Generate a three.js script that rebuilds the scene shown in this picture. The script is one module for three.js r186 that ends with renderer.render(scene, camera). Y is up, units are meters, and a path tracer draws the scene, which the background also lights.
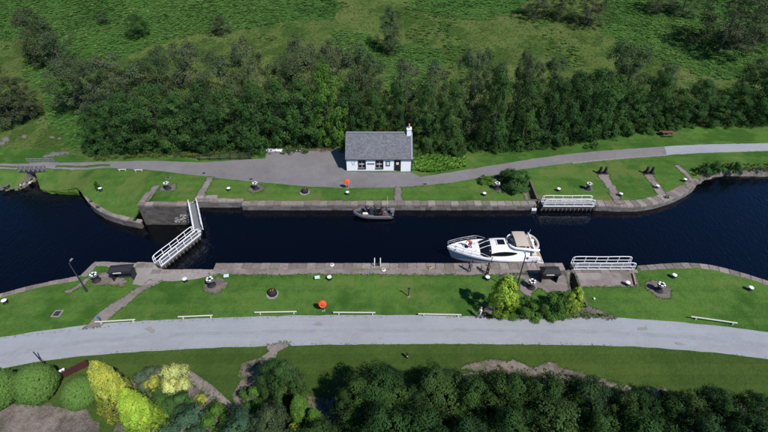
import * as THREE from 'three';
import { Sky } from 'three/addons/objects/Sky.js';
import { mergeGeometries, mergeVertices } from 'three/addons/utils/BufferGeometryUtils.js';
import { MarchingCubes } from 'three/addons/objects/MarchingCubes.js';

// ---------------------------------------------------------------- camera, sky, sun, exposure
const scene = new THREE.Scene();
const EYE = 37.8, PITCH = 38.3 * Math.PI / 180, FOC = 426;           // metres above the coping, radians below level
const camera = new THREE.PerspectiveCamera(2 * Math.atan(216 / FOC) * 180 / Math.PI, 768 / 432, 0.5, 2000);
camera.position.set(0, EYE, 0);
camera.lookAt(0, EYE - Math.sin(PITCH), -Math.cos(PITCH));
const sunDir = new THREE.Vector3(0.4545, 0.766, 0.4545).normalize();
const sky = new Sky(); sky.name = 'sky'; sky.scale.setScalar(1500); sky.userData.kind = 'structure';
const su = sky.material.uniforms;
su.sunPosition.value.copy(sunDir); su.turbidity.value = 4; su.rayleigh.value = 0.8; su.mieCoefficient.value = 0.004;
if (su.cloudCoverage) { su.cloudCoverage.value = 0; }
scene.add(sky);
scene.environmentIntensity = 0.155;
const sun = new THREE.DirectionalLight(0xfff6ec, 4.4);
sun.position.copy(sunDir).multiplyScalar(220).add(new THREE.Vector3(0, 0, -60));
sun.target.position.set(0, 0, -60);
sun.castShadow = true; sun.shadow.radius = 1.2; sun.shadow.mapSize.set(4096, 4096);
Object.assign(sun.shadow.camera, { left: -130, right: 130, top: 130, bottom: -130, near: 10, far: 500 });
scene.add(sun, sun.target);
const renderer = new THREE.WebGLRenderer({ antialias: true });
renderer.toneMapping = THREE.LinearToneMapping;
renderer.toneMappingExposure = 1.14;
renderer.shadowMap.enabled = true;

// ---------------------------------------------------------------- small tools
let seed = 7;
function rnd() { seed |= 0; seed = seed + 0x6D2B79F5 | 0; let t = Math.imul(seed ^ seed >>> 15, 1 | seed); t = t + Math.imul(t ^ t >>> 7, 61 | t) ^ t; return ((t ^ t >>> 14) >>> 0) / 4294967296; }
const rr = (a, b) => a + (b - a) * rnd();
const clamp = (v, a = 0, b = 1) => Math.min(b, Math.max(a, v));
const S = (a, b, v) => { const t = clamp((v - a) / (b - a)); return t * t * (3 - 2 * t); };
const lerp = (a, b, t) => a + (b - a) * t;
// lattice noise in metres, used for terrain and scattering
function hash2(ix, iz, s = 0) { let h = Math.imul(ix, 374761393) + Math.imul(iz, 668265263) + Math.imul(s, 144665); h = Math.imul(h ^ h >>> 13, 1274126177); return ((h ^ h >>> 16) >>> 0) / 4294967296; }
function noise(x, z, s = 0) {
  const ix = Math.floor(x), iz = Math.floor(z); let fx = x - ix, fz = z - iz; fx = fx * fx * (3 - 2 * fx); fz = fz * fz * (3 - 2 * fz);
  return lerp(lerp(hash2(ix, iz, s), hash2(ix + 1, iz, s), fx), lerp(hash2(ix, iz + 1, s), hash2(ix + 1, iz + 1, s), fx), fz);
}
const fbm = (x, z, s = 0) => (noise(x, z, s) * 4 + noise(x * 2.1, z * 2.1, s + 1) * 2 + noise(x * 4.3, z * 4.3, s + 2)) / 7;

// height of the land, metres over the lock coping
function groundH(x, z) {
  let h = 0;
  const far = S(-46, -50, z);                                          // the low bank below the lock, beyond the water
  const low = lerp(2.6 - 1.3 * S(-57, -63, z), 3.75 - 2.45 * S(-59.3, -64.2, z), S(-47.5, -53, x));
  h -= far * low * S(-35.6, -37.6 - 25 * S(-52, -60, z), x) * (1 - S(-66, -80, z));
  const u = -z - 74 + 3 * (noise(x * .03, 3, 5) - .5);
  if (u > 0) h += 0.21 * u * S(0, 14, u) + 0.0004 * u * u + S(5, 30, u) * 3.2 * (fbm(x * .035, z * .035, 9) - .5);
  if (z > -75 && z < -63) h += 0;
  return h;
}
// a spot of the survey: image column and row of the level survey photograph -> metres at height h
function P(px, py, h = 0) {
  const a = (px - 384) / FOC, b = (py - 216) / FOC, c = Math.cos(PITCH), s = Math.sin(PITCH);
  const dy = -s - b * c, dz = -c + b * s, t = (h - EYE) / dy;
  return [a * t, dz * t];
}
function G(px, py) { let h = 0, p; for (let i = 0; i < 40; i++) { p = P(px, py, h); h = lerp(h, groundH(p[0], p[1]), .5); } return [p[0], h, p[1]]; }
const PP = (list, h = 0) => list.map(q => P(q[0], q[1], q[2] === undefined ? h : q[2]));
const GP = list => list.map(q => { const g = G(q[0], q[1]); return [g[0], g[2]]; });
const rowTop = (d, py) => EYE - d * Math.tan(PITCH + Math.atan((py - 216) / FOC));     // height seen at row py over distance d

const used = {};
function numbered(n) { if (used[n] === undefined) { used[n] = 0; return n; } used[n]++; return n + '_' + String(used[n]).padStart(3, '0'); }
function tag(o, label, category, group) { o.userData.label = label; o.userData.category = category; if (group) o.userData.group = group; return o; }
function thing(name, label, category, pos = [0, 0, 0], turn = 0, group) {
  const o = new THREE.Group(); o.name = numbered(name); o.position.set(...pos); o.rotation.y = turn; scene.add(o); return tag(o, label, category, group);
}
function norm(g) { g = g.index ? g.toNonIndexed() : g; for (const k of Object.keys(g.attributes)) if (!['position', 'normal', 'uv'].includes(k)) g.deleteAttribute(k); return g; }
function obj(name, geos, m, parent) {
  const list = Array.isArray(geos) ? geos : [geos];
  const g = list.length > 1 ? mergeGeometries(list.map(norm)) : list[0];
  const o = new THREE.Mesh(g, m); o.name = parent ? name : numbered(name); (parent || scene).add(o); return o;
}
function structure(name, g, m) { const o = obj(name, g, m); o.userData.kind = 'structure'; return o; }
function copyOf(o, pos, turn, label, group) {
  const c = o.clone(); c.name = numbered(o.name.replace(/_\d{3}$/, '')); c.userData = { ...o.userData }; c.position.set(...pos); c.rotation.y = turn; scene.add(c);
  if (label) c.userData.label = label; if (group) c.userData.group = group; return c;
}
// geometry makers
const box = (w, h, d, x = 0, y = 0, z = 0, ry = 0) => { const g = new THREE.BoxGeometry(w, h, d); if (ry) g.rotateY(ry); return g.translate(x, y, z); };
const cyl = (r1, r0, h, x = 0, y = 0, z = 0, n = 14) => new THREE.CylinderGeometry(r1, r0, h, n).translate(x, y + h / 2, z);
function bar(a, b, r, r2 = r, n = 6) {
  const A = new THREE.Vector3(...a), B = new THREE.Vector3(...b), d = B.clone().sub(A), L = d.length();
  const g = new THREE.CylinderGeometry(r2, r, L, n); g.translate(0, L / 2, 0);
  g.applyQuaternion(new THREE.Quaternion().setFromUnitVectors(new THREE.Vector3(0, 1, 0), d.normalize())); return g.translate(...a);
}
function beam(a, b, w, h) {                                             // rectangular bar lying from a to b
  const A = new THREE.Vector3(...a), B = new THREE.Vector3(...b), d = B.clone().sub(A), L = d.length();
  const g = new THREE.BoxGeometry(w, h, L); const m = new THREE.Matrix4().lookAt(A, B, new THREE.Vector3(0, 1, 0.001)); g.applyMatrix4(m);
  const c = A.add(B).multiplyScalar(.5); return g.translate(c.x, c.y, c.z);
}
const lathe = (pts, n = 18) => new THREE.LatheGeometry(pts.map(p => new THREE.Vector2(p[0], p[1])), n);
const tube = (pts, r, n = 24, m = 6, closed = false) => new THREE.TubeGeometry(new THREE.CatmullRomCurve3(pts.map(p => new THREE.Vector3(...p)), closed), n, r, m, closed);
function tris(pos, uv, col) {
  const g = new THREE.BufferGeometry(); g.setAttribute('position', new THREE.Float32BufferAttribute(pos, 3));
  g.setAttribute('uv', new THREE.Float32BufferAttribute(uv || new Array(pos.length / 3 * 2).fill(0), 2));
  if (col) g.setAttribute('color', new THREE.Float32BufferAttribute(col, 3)); g.computeVertexNormals(); return g;
}
function worldUv(g, tile) {                                             // uv in metres / tile by the way a face points
  g = g.index ? g.toNonIndexed() : g; g.computeVertexNormals(); const p = g.attributes.position, n = g.attributes.normal, uv = new Float32Array(p.count * 2);
  for (let i = 0; i < p.count; i++) {
    const ax = Math.abs(n.getX(i)), ay = Math.abs(n.getY(i)), az = Math.abs(n.getZ(i));
    const [a, b] = ay > ax && ay > az ? [p.getX(i), p.getZ(i)] : ax > az ? [p.getZ(i), p.getY(i)] : [p.getX(i), p.getY(i)];
    uv[2 * i] = a / tile; uv[2 * i + 1] = b / tile;
  }
  g.setAttribute('uv', new THREE.BufferAttribute(uv, 2)); return g;
}
// a polygon in plan laid over the land
function drape(poly, { cell = 3, up = 0, tile = 8, hf = groundH } = {}) {
  let x0 = 1e9, x1 = -1e9, z0 = 1e9, z1 = -1e9; for (const [x, z] of poly) { x0 = Math.min(x0, x); x1 = Math.max(x1, x); z0 = Math.min(z0, z); z1 = Math.max(z1, z); }
  const clip = (P0, k, v, sgn) => { const out = []; for (let i = 0; i < P0.length; i++) { const a = P0[i], b = P0[(i + 1) % P0.length], da = sgn * (a[k] - v), db = sgn * (b[k] - v); if (da >= 0) out.push(a); if ((da > 0 && db < 0) || (da < 0 && db > 0)) { const t = da / (da - db); out.push([lerp(a[0], b[0], t), lerp(a[1], b[1], t)]); } } return out; };
  const pos = [], uv = [], nor = [];
  const i0 = Math.floor(x0 / cell), i1 = Math.ceil(x1 / cell), j0 = Math.floor(z0 / cell), j1 = Math.ceil(z1 / cell);
  for (let i = i0; i < i1; i++) {
    let col = clip(clip(poly, 0, i * cell, 1), 0, (i + 1) * cell, -1); if (col.length < 3) continue;
    for (let j = j0; j < j1; j++) {
      let q = clip(clip(col, 1, j * cell, 1), 1, (j + 1) * cell, -1); if (q.length < 3) continue;
      const v = q.map(p => new THREE.Vector2(p[0], p[1])); if (Math.abs(THREE.ShapeUtils.area(v)) < 1e-6) continue;
      for (const f of THREE.ShapeUtils.triangulateShape(v, [])) {
        let t = f.map(k => q[k]); const ar = (t[1][0] - t[0][0]) * (t[2][1] - t[0][1]) - (t[1][1] - t[0][1]) * (t[2][0] - t[0][0]); if (Math.abs(ar) < 1e-7) continue; if (ar > 0) t = [t[0], t[2], t[1]];
        for (const [x, z] of t) { pos.push(x, hf(x, z) + up, z); uv.push(x / tile, z / tile); const e = .4; const n = new THREE.Vector3(hf(x - e, z) - hf(x + e, z), 2 * e, hf(x, z - e) - hf(x, z + e)).normalize(); nor.push(n.x, n.y, n.z); }
      }
    }
  }
  const g = new THREE.BufferGeometry(); g.setAttribute('position', new THREE.Float32BufferAttribute(pos, 3)); g.setAttribute('normal', new THREE.Float32BufferAttribute(nor, 3)); g.setAttribute('uv', new THREE.Float32BufferAttribute(uv, 2)); return g;
}
// edges of worn ground: resample a closed outline and move it in and out a little
function ragged(poly, step = .8, amp = .15) {
  const out = []; for (let i = 0; i < poly.length; i++) { const a = poly[i], b = poly[(i + 1) % poly.length], L = Math.hypot(b[0] - a[0], b[1] - a[1]), n = Math.max(1, Math.round(L / step)); for (let k = 0; k < n; k++) { const t = k / n, x = lerp(a[0], b[0], t), z = lerp(a[1], b[1], t); out.push([x + amp * 2 * (noise(x * 1.3, z * 1.3, 31) - .5), z + amp * 2 * (noise(x * 1.3, z * 1.3, 47) - .5)]); } } return out;
}
function smooth(list, n = 6) { const c = new THREE.CatmullRomCurve3(list.map(p => new THREE.Vector3(p[0], 0, p[1])), false, 'centripetal'); return c.getPoints((list.length - 1) * n).map(v => [v.x, v.z]); }

// ---------------------------------------------------------------- textures
function tileNoise(N, cells, s) {
  const out = new Float32Array(N * N); let amp = 1, tot = 0;
  for (const c of cells) {
    const [n, a] = c; tot += a;
    for (let y = 0; y < N; y++) { const fy = y / N * n, iy = Math.floor(fy); let ty = fy - iy; ty = ty * ty * (3 - 2 * ty);
      for (let x = 0; x < N; x++) { const fx = x / N * n, ix = Math.floor(fx); let tx = fx - ix; tx = tx * tx * (3 - 2 * tx); const jx = (ix + 1) % n, jy = (iy + 1) % n;
        out[y * N + x] += a * lerp(lerp(hash2(ix, iy, s), hash2(jx, iy, s), tx), lerp(hash2(ix, jy, s), hash2(jx, jy, s), tx), ty); } }
    s++;
  }
  for (let i = 0; i < out.length; i++) out[i] /= tot; return out;
}
const toS = v => { v = clamp(v); return 255 * (v < .0031308 ? v * 12.92 : 1.055 * Math.pow(v, 1 / 2.4) - .055); };
function colourTex(N, fn, linear = false) {
  const d = new Uint8Array(N * N * 4); for (let i = 0; i < N * N; i++) { const c = fn(i, i % N, Math.floor(i / N)); for (let k = 0; k < 3; k++) d[4 * i + k] = linear ? 255 * clamp(c[k]) : toS(c[k]); d[4 * i + 3] = 255; }
  const t = new THREE.DataTexture(d, N, N); t.wrapS = t.wrapT = THREE.RepeatWrapping; t.magFilter = THREE.LinearFilter; t.minFilter = THREE.LinearMipmapLinearFilter; t.generateMipmaps = true; if (!linear) t.colorSpace = THREE.SRGBColorSpace; t.needsUpdate = true; return t;
}
const mix3 = (a, b, t) => [lerp(a[0], b[0], t), lerp(a[1], b[1], t), lerp(a[2], b[2], t)];
const con = (v, k) => clamp(.5 + (v - .5) * k);
const nA = tileNoise(1024, [[6, 1], [13, .8], [31, .7], [90, .7], [256, .9], [512, .9]], 11);
const nB = tileNoise(1024, [[4, 1], [9, .9], [21, .8], [60, .5]], 51);
const nC = tileNoise(512, [[128, 1], [256, 1]], 91);
const nFine = colourTex(512, i => { const v = nC[i]; return [v, v, v]; }, true);
const nMid = colourTex(1024, i => { const v = con(nA[i], 2); return [v, v, v]; }, true);
const std = (o) => new THREE.MeshStandardMaterial({ roughness: .9, metalness: 0, ...o });
const veg = (o) => new THREE.MeshPhysicalMaterial({ roughness: 1, metalness: 0, specularIntensity: .12, ...o });
// edges that wander in and out by metres
const warp = (x, z, k = 7) => [x + k * (fbm(x * .13, z * .13, 61) - .5) + .35 * k * (fbm(x * .6, z * .6, 63) - .5), z + k * (fbm(x * .13, z * .13, 67) - .5) + .35 * k * (fbm(x * .6, z * .6, 69) - .5)];
const lin = (r, g, b) => new THREE.Color().setRGB(r, g, b);
const plain = (r, g, b, rough = .85, extra = {}) => std({ color: lin(r, g, b), roughness: rough, ...extra });

const M = {};
// mown lawn: clover, drier blades, mowing passes; one repeat = 46 m
M.lawn = veg({ map: colourTex(1024, (i, x, y) => { const a = con(nA[i], 2.6), b = con(nB[i], 2.4); const pass = .08 * (Math.floor(y / 1024 * 46 / .95) % 2 ? 1 : -1); let c = mix3([.044, .102, .019], [.083, .162, .031], clamp(a + pass)); c = mix3(c, [.122, .154, .042], .6 * S(.56, .9, b)); c = mix3(c, [.026, .078, .012], .6 * S(.6, .95, 1 - b)); return c; }), bumpMap: nMid, bumpScale: .06, roughness: 1 });
M.lawnDull = veg({ map: colourTex(1024, (i, x, y) => { const a = con(nA[i], 2.4), b = con(nB[i], 2.4); const pass = .13 * (Math.floor(y / 1024 * 46 / 1.15) % 2 ? 1 : -1); let c = mix3([.038, .072, .015], [.062, .100, .021], clamp(a + pass)); c = mix3(c, [.086, .098, .030], .6 * S(.55, .9, b)); return c; }), bumpMap: nMid, bumpScale: .06, roughness: 1 });
M.rough = veg({ map: colourTex(1024, (i) => { const a = con(nA[i], 2.6), b = con(nB[i], 2.6); let c = mix3([.066, .106, .025], [.100, .142, .036], a); c = mix3(c, [.126, .130, .046], .4 * S(.55, .95, b)); c = mix3(c, [.030, .070, .013], .7 * S(.5, .9, 1 - b)); return c; }), bumpMap: nMid, bumpScale: .25, roughness: 1 });
M.asphalt = std({ map: colourTex(1024, (i) => { const a = con(nA[i], 2), b = con(nB[i], 2.4); let c = mix3([.150, .143, .141], [.208, .20, .197], a); return mix3(c, [.132, .126, .125], .5 * S(.55, .9, b)); }), bumpMap: nFine, bumpScale: .01 });
M.gravelRoad = std({ map: colourTex(1024, (i, x, y) => { const a = con(nA[i], 2), b = con(nB[i], 2.4); const st = con(nA[(y * 5 % 1024) * 1024 + (x >> 3)], 2.2); let c = mix3([.250, .265, .284], [.330, .345, .364], .55 * a + .45 * st); return mix3(c, [.245, .245, .25], .35 * S(.6, .9, b)); }), bumpMap: nFine, bumpScale: .012 });
M.track = std({ map: colourTex(512, (i) => { const a = con(nA[i * 4 % 1048576], 2.2); return mix3([.236, .250, .268], [.302, .316, .333], a); }), bumpMap: nFine, bumpScale: .012 });
M.path = std({ map: colourTex(1024, (i) => { const a = con(nA[i], 2.6), b = con(nB[i], 2.5); let c = mix3([.15, .125, .112], [.26, .22, .20], a); return mix3(c, [.09, .10, .05], .45 * S(.62, .95, b)); }), bumpMap: nFine, bumpScale: .012 });
M.soil = std({ map: colourTex(1024, (i) => { const a = con(nA[i], 3), b = con(nB[i], 2.5); let c = mix3([.085, .068, .055], [.24, .20, .17], a); return mix3(c, [.07, .085, .03], .6 * S(.55, .9, b)); }), bumpMap: nMid, bumpScale: .08, roughness: 1 });
M.dirt = plain(.245, .235, .222, 1, { bumpMap: nFine, bumpScale: .01 });
M.concrete = std({ map: colourTex(1024, (i) => { const a = con(nA[i], 2.2), b = con(nB[i], 2.6); let c = mix3([.22, .20, .175], [.32, .295, .265], a); return mix3(c, [.17, .16, .13], .6 * S(.55, .92, b)); }), bumpMap: nFine, bumpScale: .006 });
M.stone = std({ vertexColors: true, bumpMap: nFine, bumpScale: .02, roughness: .95 });
M.coping = [0, 1, 2, 3, 4].map(k => std({ color: lin(...[[.34, .28, .25], [.27, .225, .20], [.39, .335, .30], [.31, .265, .24], [.235, .20, .175]][k]), bumpMap: nMid, bumpScale: .03, roughness: .95, map: colourTex(256, (i, x, y) => { const a = con(nA[(y * 4 + k * 150) % 1024 * 1024 + x * 3], 2.4); return mix3([.55, .55, .5], [1, 1, 1], a); }) }));
M.white = plain(.80, .80, .78, .45);
M.limewash = std({ map: colourTex(512, (i, x, y) => { const a = con(nB[y * 2048 + x * 2], 2.4); return mix3([.86, .86, .84], [.76, .76, .74], a * .6); }), bumpMap: nMid, bumpScale: .01 });
M.black = plain(.012, .012, .013, .45);
M.blackMatt = plain(.014, .014, .017, .8);
M.dark = plain(.03, .03, .033, .7);
M.grey = plain(.22, .22, .23, .7);
M.deck = plain(.16, .165, .17, .85, { bumpMap: nFine, bumpScale: .005 });
M.steel = plain(.45, .46, .48, .35, { metalness: .6 });
M.orange = plain(.72, .075, .012, .5);
M.cream = plain(.62, .62, .52, .6);
M.wood = plain(.15, .06, .035, .85, { bumpMap: nFine, bumpScale: .006 });
M.redWood = plain(.062, .018, .016, .8, { bumpMap: nFine, bumpScale: .006 });
M.oldWood = plain(.035, .03, .024, .9);
M.timber = plain(.16, .15, .14, .85, { bumpMap: nFine, bumpScale: .006 });
M.slate = std({ vertexColors: true, roughness: .7, bumpMap: nFine, bumpScale: .004 });
M.glass = plain(.01, .012, .015, .06);
M.rock = std({ color: lin(.15, .14, .125), bumpMap: nMid, bumpScale: .05 });
M.rockPale = std({ color: lin(.52, .50, .47), bumpMap: nMid, bumpScale: .05 });
M.bark = plain(.07, .06, .05, 1, { bumpMap: nFine, bumpScale: .02 });
M.birchBark = plain(.11, .10, .088, .9, { bumpMap: nFine, bumpScale: .02 });
M.brackenFloor = veg({ map: colourTex(1024, (i) => { const q = con(nA[i], 2.6), w = con(nB[i], 2.4); return mix3(mix3([.044, .112, .022], [.060, .140, .028], q), [.078, .125, .032], .4 * S(.6, .9, w)); }), bumpMap: nMid, bumpScale: .3, roughness: 1 });
M.pad = std({ map: colourTex(1024, (i) => { const q = con(nA[i], 3), w = con(nB[i], 3); return mix3(mix3([.10, .08, .066], [.22, .18, .155], q), [.06, .11, .03], .75 * S(.52, .85, w)); }), bumpMap: nMid, bumpScale: .05, roughness: 1 });
// ---------------------------------------------------------------- land
// chamber of the lock: z -38.3 to -50.5, hinges of the lower gates x -28.3, of the upper gates x 23.3
const ZN = -38.3, ZF = -50.5, XL = -28.3, XR = 23.3, WU = -1.0, WL = -3.8;
const hb = -2.55;
const leftBank = [...PP([[-120, 196], [-40, 193], [0, 190], [12, 190], [20, 188.5], [27, 184], [33, 179], [36, 174]], -3.65)];
const creekR = [...PP([[41, 174], [40.5, 182], [40.8, 190]], -3.7), ...PP([[50, 192], [68, 193], [80, 194]], -3.6)];
const wing = smooth(PP([[82, 193.5], [86, 199], [92, 206], [101, 212], [112, 216.5], [126, 220], [139, 222.5]], hb), 4);
const quoinX = wing[wing.length - 1][0];
const wingR = smooth(PP([[591, 210.6], [612, 211.6], [635, 211.6], [655, 208.5], [672, 203], [686, 196], [694, 190], [696, 185]], WU), 4);
const shoreR = PP([[697, 180], [704, 175.5], [716, 173], [735, 172], [768, 172], [860, 172]], -.6);
const trenchF = PP([[530.5, 199.5], [526, 187], [529.5, 180.5], [537, 199.5]]);
const farEdge = [...leftBank, ...creekR, ...wing, [quoinX + .15, ZF], [XL - .3, ZF], [XL - .3, ZF - .9], [-21.1, ZF - .9], [-21.1, ZF], [trenchF[0][0], ZF],
  trenchF[0], trenchF[1], trenchF[2], trenchF[3], [trenchF[3][0], ZF - .9], [31.2, ZF - .9], [31.2, ZF], ...wingR, ...shoreR];
const treeLine = GP([[860, 123], [768, 124], [720, 125], [660, 126.5], [600, 138], [560, 146], [500, 152], [450, 156], [412, 158], [346, 150], [265, 149], [200, 157], [95, 160], [60, 150], [0, 148], [-120, 148]]);
structure('lawn', drape([...farEdge, ...treeLine], { cell: 2, tile: 46 }), M.lawn);
structure('hillside', drape([[-260, -330], ...treeLine.slice().reverse(), [260, -330]], { cell: 3, tile: 40 }), M.rough);
const nearL = smooth(PP([[-120, 322], [-40, 303], [0, 294], [30, 286], [55, 280.5], [80, 276]]), 3);
const nearR = smooth(PP([[637, 266], [655, 264.5], [676, 263], [700, 263.5], [720, 267], [742, 273], [768, 281], [860, 312]]), 3);
const trenchN = PP([[566.5, 272], [575.5, 308], [587, 308], [573.5, 272]]);
const nearStep = P(95, 261.5);
const nearEdge = [...nearL, nearStep, [XL - 2.5, ZN], [XL - .3, ZN], [XL - .3, ZN + 1.1], [-21.1, ZN + 1.1], [-21.1, ZN], [trenchN[0][0] - .2, ZN], trenchN[0], trenchN[1], trenchN[2], trenchN[3], [31.2, ZN + 1.1], ...nearR];
const roadN = PP([[-120, 356], [0, 339], [40, 333], [85, 327], [150, 322.3], [240, 319], [300, 317.3], [384, 316.8], [480, 318], [580, 317.5], [640, 321], [700, 326], [768, 334], [880, 353]]);
const roadN2 = PP([[880, 376], [768, 357], [700, 349.5], [640, 345], [580, 343.2], [450, 342], [300, 343.2], [200, 346.5], [100, 352.5], [40, 359.5], [0, 367], [-120, 392]]);
structure('lawn', drape([...nearEdge, ...roadN.slice().reverse()], { cell: 3, tile: 46 }), M.lawn);
structure('lawn', drape([...roadN2.slice().reverse(), [-75, 25], [75, 25]].map((p, i, a) => i < a.length - 2 ? p : (i === a.length - 2 ? [75, 25] : [-75, 25])), { cell: 3, tile: 46 }), M.lawnDull);
structure('road', drape(ragged([...smooth(roadN, 4).map(p => [p[0], p[1] - .25]), ...smooth(roadN2, 4).map(p => [p[0], p[1] + .25])], .7, .06), { cell: 3, tile: 20, up: .012 }), M.gravelRoad);
structure('wheel_track', drape(ragged(PP([[-60, 368], [0, 353], [90, 339], [200, 331.5], [330, 329], [480, 329], [600, 330], [700, 336], [790, 347], [790, 351], [700, 340], [600, 333.5], [480, 332], [330, 332.5], [200, 335], [90, 343], [0, 357], [-60, 373]]), .8, .12), { cell: 3, tile: 20, up: .02 }), M.track);
for (const [px, py, r] of [[150, 330, .5], [317, 325, .32], [642, 328.5, .5], [380, 337, .22], [678, 344.5, .3]]) { const c = P(px, py); structure('bare_patch', drape(ragged(Array.from({ length: 14 }, (_, k) => [c[0] + r * 1.5 * Math.cos(k * .449), c[1] + r * .6 * Math.sin(k * .449)]), .12, .35), { tile: 4, up: .028 }), M.dirt); }

// far road, forecourt, paths
const roadF = GP([[-120, 166], [0, 164], [60, 163], [110, 161.5], [160, 161], [200, 162.5]]);
const roadFlow = GP([[0, 168.6], [60, 167.8], [110, 168], [150, 170], [200, 176], [250, 181.5], [300, 186], [345, 188.3], [400, 187.5], [450, 183], [485, 177], [520, 169.5], [570, 163], [620, 158.4], [667, 155.2]]);
const roadFup = GP([[266, 158.5], [266, 150.5], [347, 150.5], [347, 172.2], [412, 172.2], [420, 177], [450, 172.5], [480, 167.5], [520, 161], [560, 155], [600, 151], [650, 147.6], [664, 146.6]]);
structure('road', drape(ragged([...GP([[110, 161.5], [160, 161], [200, 162.5]]), ...roadFup, ...roadFlow.slice(2).reverse()], .7, .1), { cell: 2, tile: 24, up: .015 }), M.asphalt);
structure('road', drape(ragged(GP([[664, 146.6], [700, 144.5], [768, 143.2], [880, 143], [880, 151], [768, 151], [700, 153], [667, 155.2]]), .7, .1), { cell: 2, tile: 20, up: .017 }), M.gravelRoad);
structure('farm_track', drape(ragged(GP([[-120, 165.4], [0, 163.8], [50, 162.8], [112, 161.6], [112, 164.4], [50, 165.3], [0, 166], [-120, 167.4]]), .7, .12), { cell: 2, tile: 20, up: .02 }), M.asphalt);
structure('farm_track', drape(ragged(GP([[-120, 169.3], [0, 167.7], [50, 167], [112, 166.4], [112, 168.3], [50, 168.4], [0, 169.4], [-120, 171]]), .7, .12), { cell: 2, tile: 20, up: .02 }), M.asphalt);
structure('road', drape(ragged(GP([[30, 162.4], [60, 162], [58, 165], [54, 168.3], [30, 169]]), .6, .1), { cell: 2, tile: 20, up: .03 }), M.asphalt);
const rims = [];
function path(pts, amp = .1, mat = M.path, up = .02) { const rg = ragged(pts, .5, amp + .05); rims.push(rg); return structure('path', drape(rg, { cell: 2, tile: 12, up }), mat); }
path(GP([[207, 177], [214, 177.5], [205, 194], [204, 200], [194, 200], [198, 193]]));
path(GP([[394.5, 187.5], [401, 187.5], [402.5, 202], [395, 202]]));
path([...GP([[153, 186], [160, 184.5]]), [quoinX + 1.5, ZF - .9], [quoinX + .2, ZF - .9]]);
path(GP([[595, 172.5], [607, 172], [611, 181], [617, 190], [622, 204], [615, 204.5], [610, 194], [603, 182]]), .16);
path(GP([[643, 172], [653, 172], [656, 180], [662, 188], [668, 199], [661, 200], [655, 190], [649, 181]]), .16);
path(GP([[673, 165], [678, 164.5], [690, 175], [697, 184], [690, 190], [684, 186], [690, 183], [684, 175]]), .14);
path(GP([[480, 178.5], [505, 176], [521, 183], [528, 190], [531, 199], [526, 200], [521, 190], [512, 185], [497, 182]]), .14);
path([[-21.1, ZN + 1.0], [22.2, ZN + 1.0], [22.2, ZN + 2.0], [10, ZN + 2.05], [-5, ZN + 1.9], [-21.5, ZN + 2.0]].map(p => p), .1);
path(PP([[495, 274], [568, 270], [572, 284], [569, 292], [548, 293], [540, 288], [528, 296], [520, 290], [524, 280]]), .3);
path(PP([[151, 280], [163, 281], [142, 292], [125, 306], [100, 326.5], [84, 328], [103, 310], [125, 296]]), .1);
path(PP([[573.5, 271], [634, 271], [640, 286.5], [580, 287.5]]), .08);
path(PP([[590, 317], [578, 312], [588, 307], [600, 308.5], [612, 314], [616, 319]]), .2, M.soil);
path(PP([[480, 317], [486, 305], [500, 303], [530, 309], [575, 312], [590, 318]]), .25, M.soil);
path(PP([[66, 290], [76, 285], [84, 278], [90, 278], [80, 288], [70, 293]]), .3, M.soil);
path(PP([[92, 277], [104, 273], [118, 275], [126, 282], [124, 287], [112, 286], [98, 284], [91, 286]]), .3, M.soil, .022);
structure('concrete_apron', drape(ragged(PP([[137, 262.3], [153, 262.5], [158, 268], [176, 272.5], [214, 271], [217, 275], [196, 279], [172, 281.5], [160, 281], [141, 286], [133, 284]]), .6, .07), { tile: 14, up: .026 }), M.concrete);
structure('concrete_apron', drape(ragged(PP([[574, 273], [598, 272.5], [601, 276], [596, 280], [578, 279]]), .5, .12), { tile: 14, up: .026 }), M.concrete);
structure('concrete_apron', drape(ragged(GP([[197, 196], [218, 195], [216, 201], [197, 202]]), .6, .06), { tile: 14, up: .026 }), M.concrete);
// gardens south of the road
path(PP([[-40, 408], [0, 405], [30, 403], [62, 404], [85, 412], [97, 425], [95, 450], [-60, 470]]), .35, M.soil);
path(PP([[165, 366], [186, 367], [208, 382], [232, 402], [236, 432], [222, 432], [222, 405], [196, 386], [176, 374]]), .1);
path(PP([[125, 380], [150, 372], [180, 372], [215, 395], [225, 440], [120, 450], [110, 410]]), .4, M.soil, .012);
path(PP([[268, 343], [289, 343], [283, 350], [274, 358], [265, 362], [260, 358], [269, 352]]), .25);
path(PP([[240, 365], [262, 358], [300, 372], [302, 392], [330, 395], [385, 398], [420, 380], [440, 372], [600, 385], [780, 410], [800, 470], [220, 460], [236, 400]]), .4, M.soil, .014);
path(PP([[463, 368], [475, 363.5], [500, 362], [530, 363.5], [560, 367.5], [582, 372], [600, 379], [618, 385], [600, 388], [540, 378], [480, 374]]), .45, M.soil, .022);
path(PP([[612, 383], [650, 388], [676, 394], [690, 400], [680, 404], [640, 396]]), .4, M.soil, .02);

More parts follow.
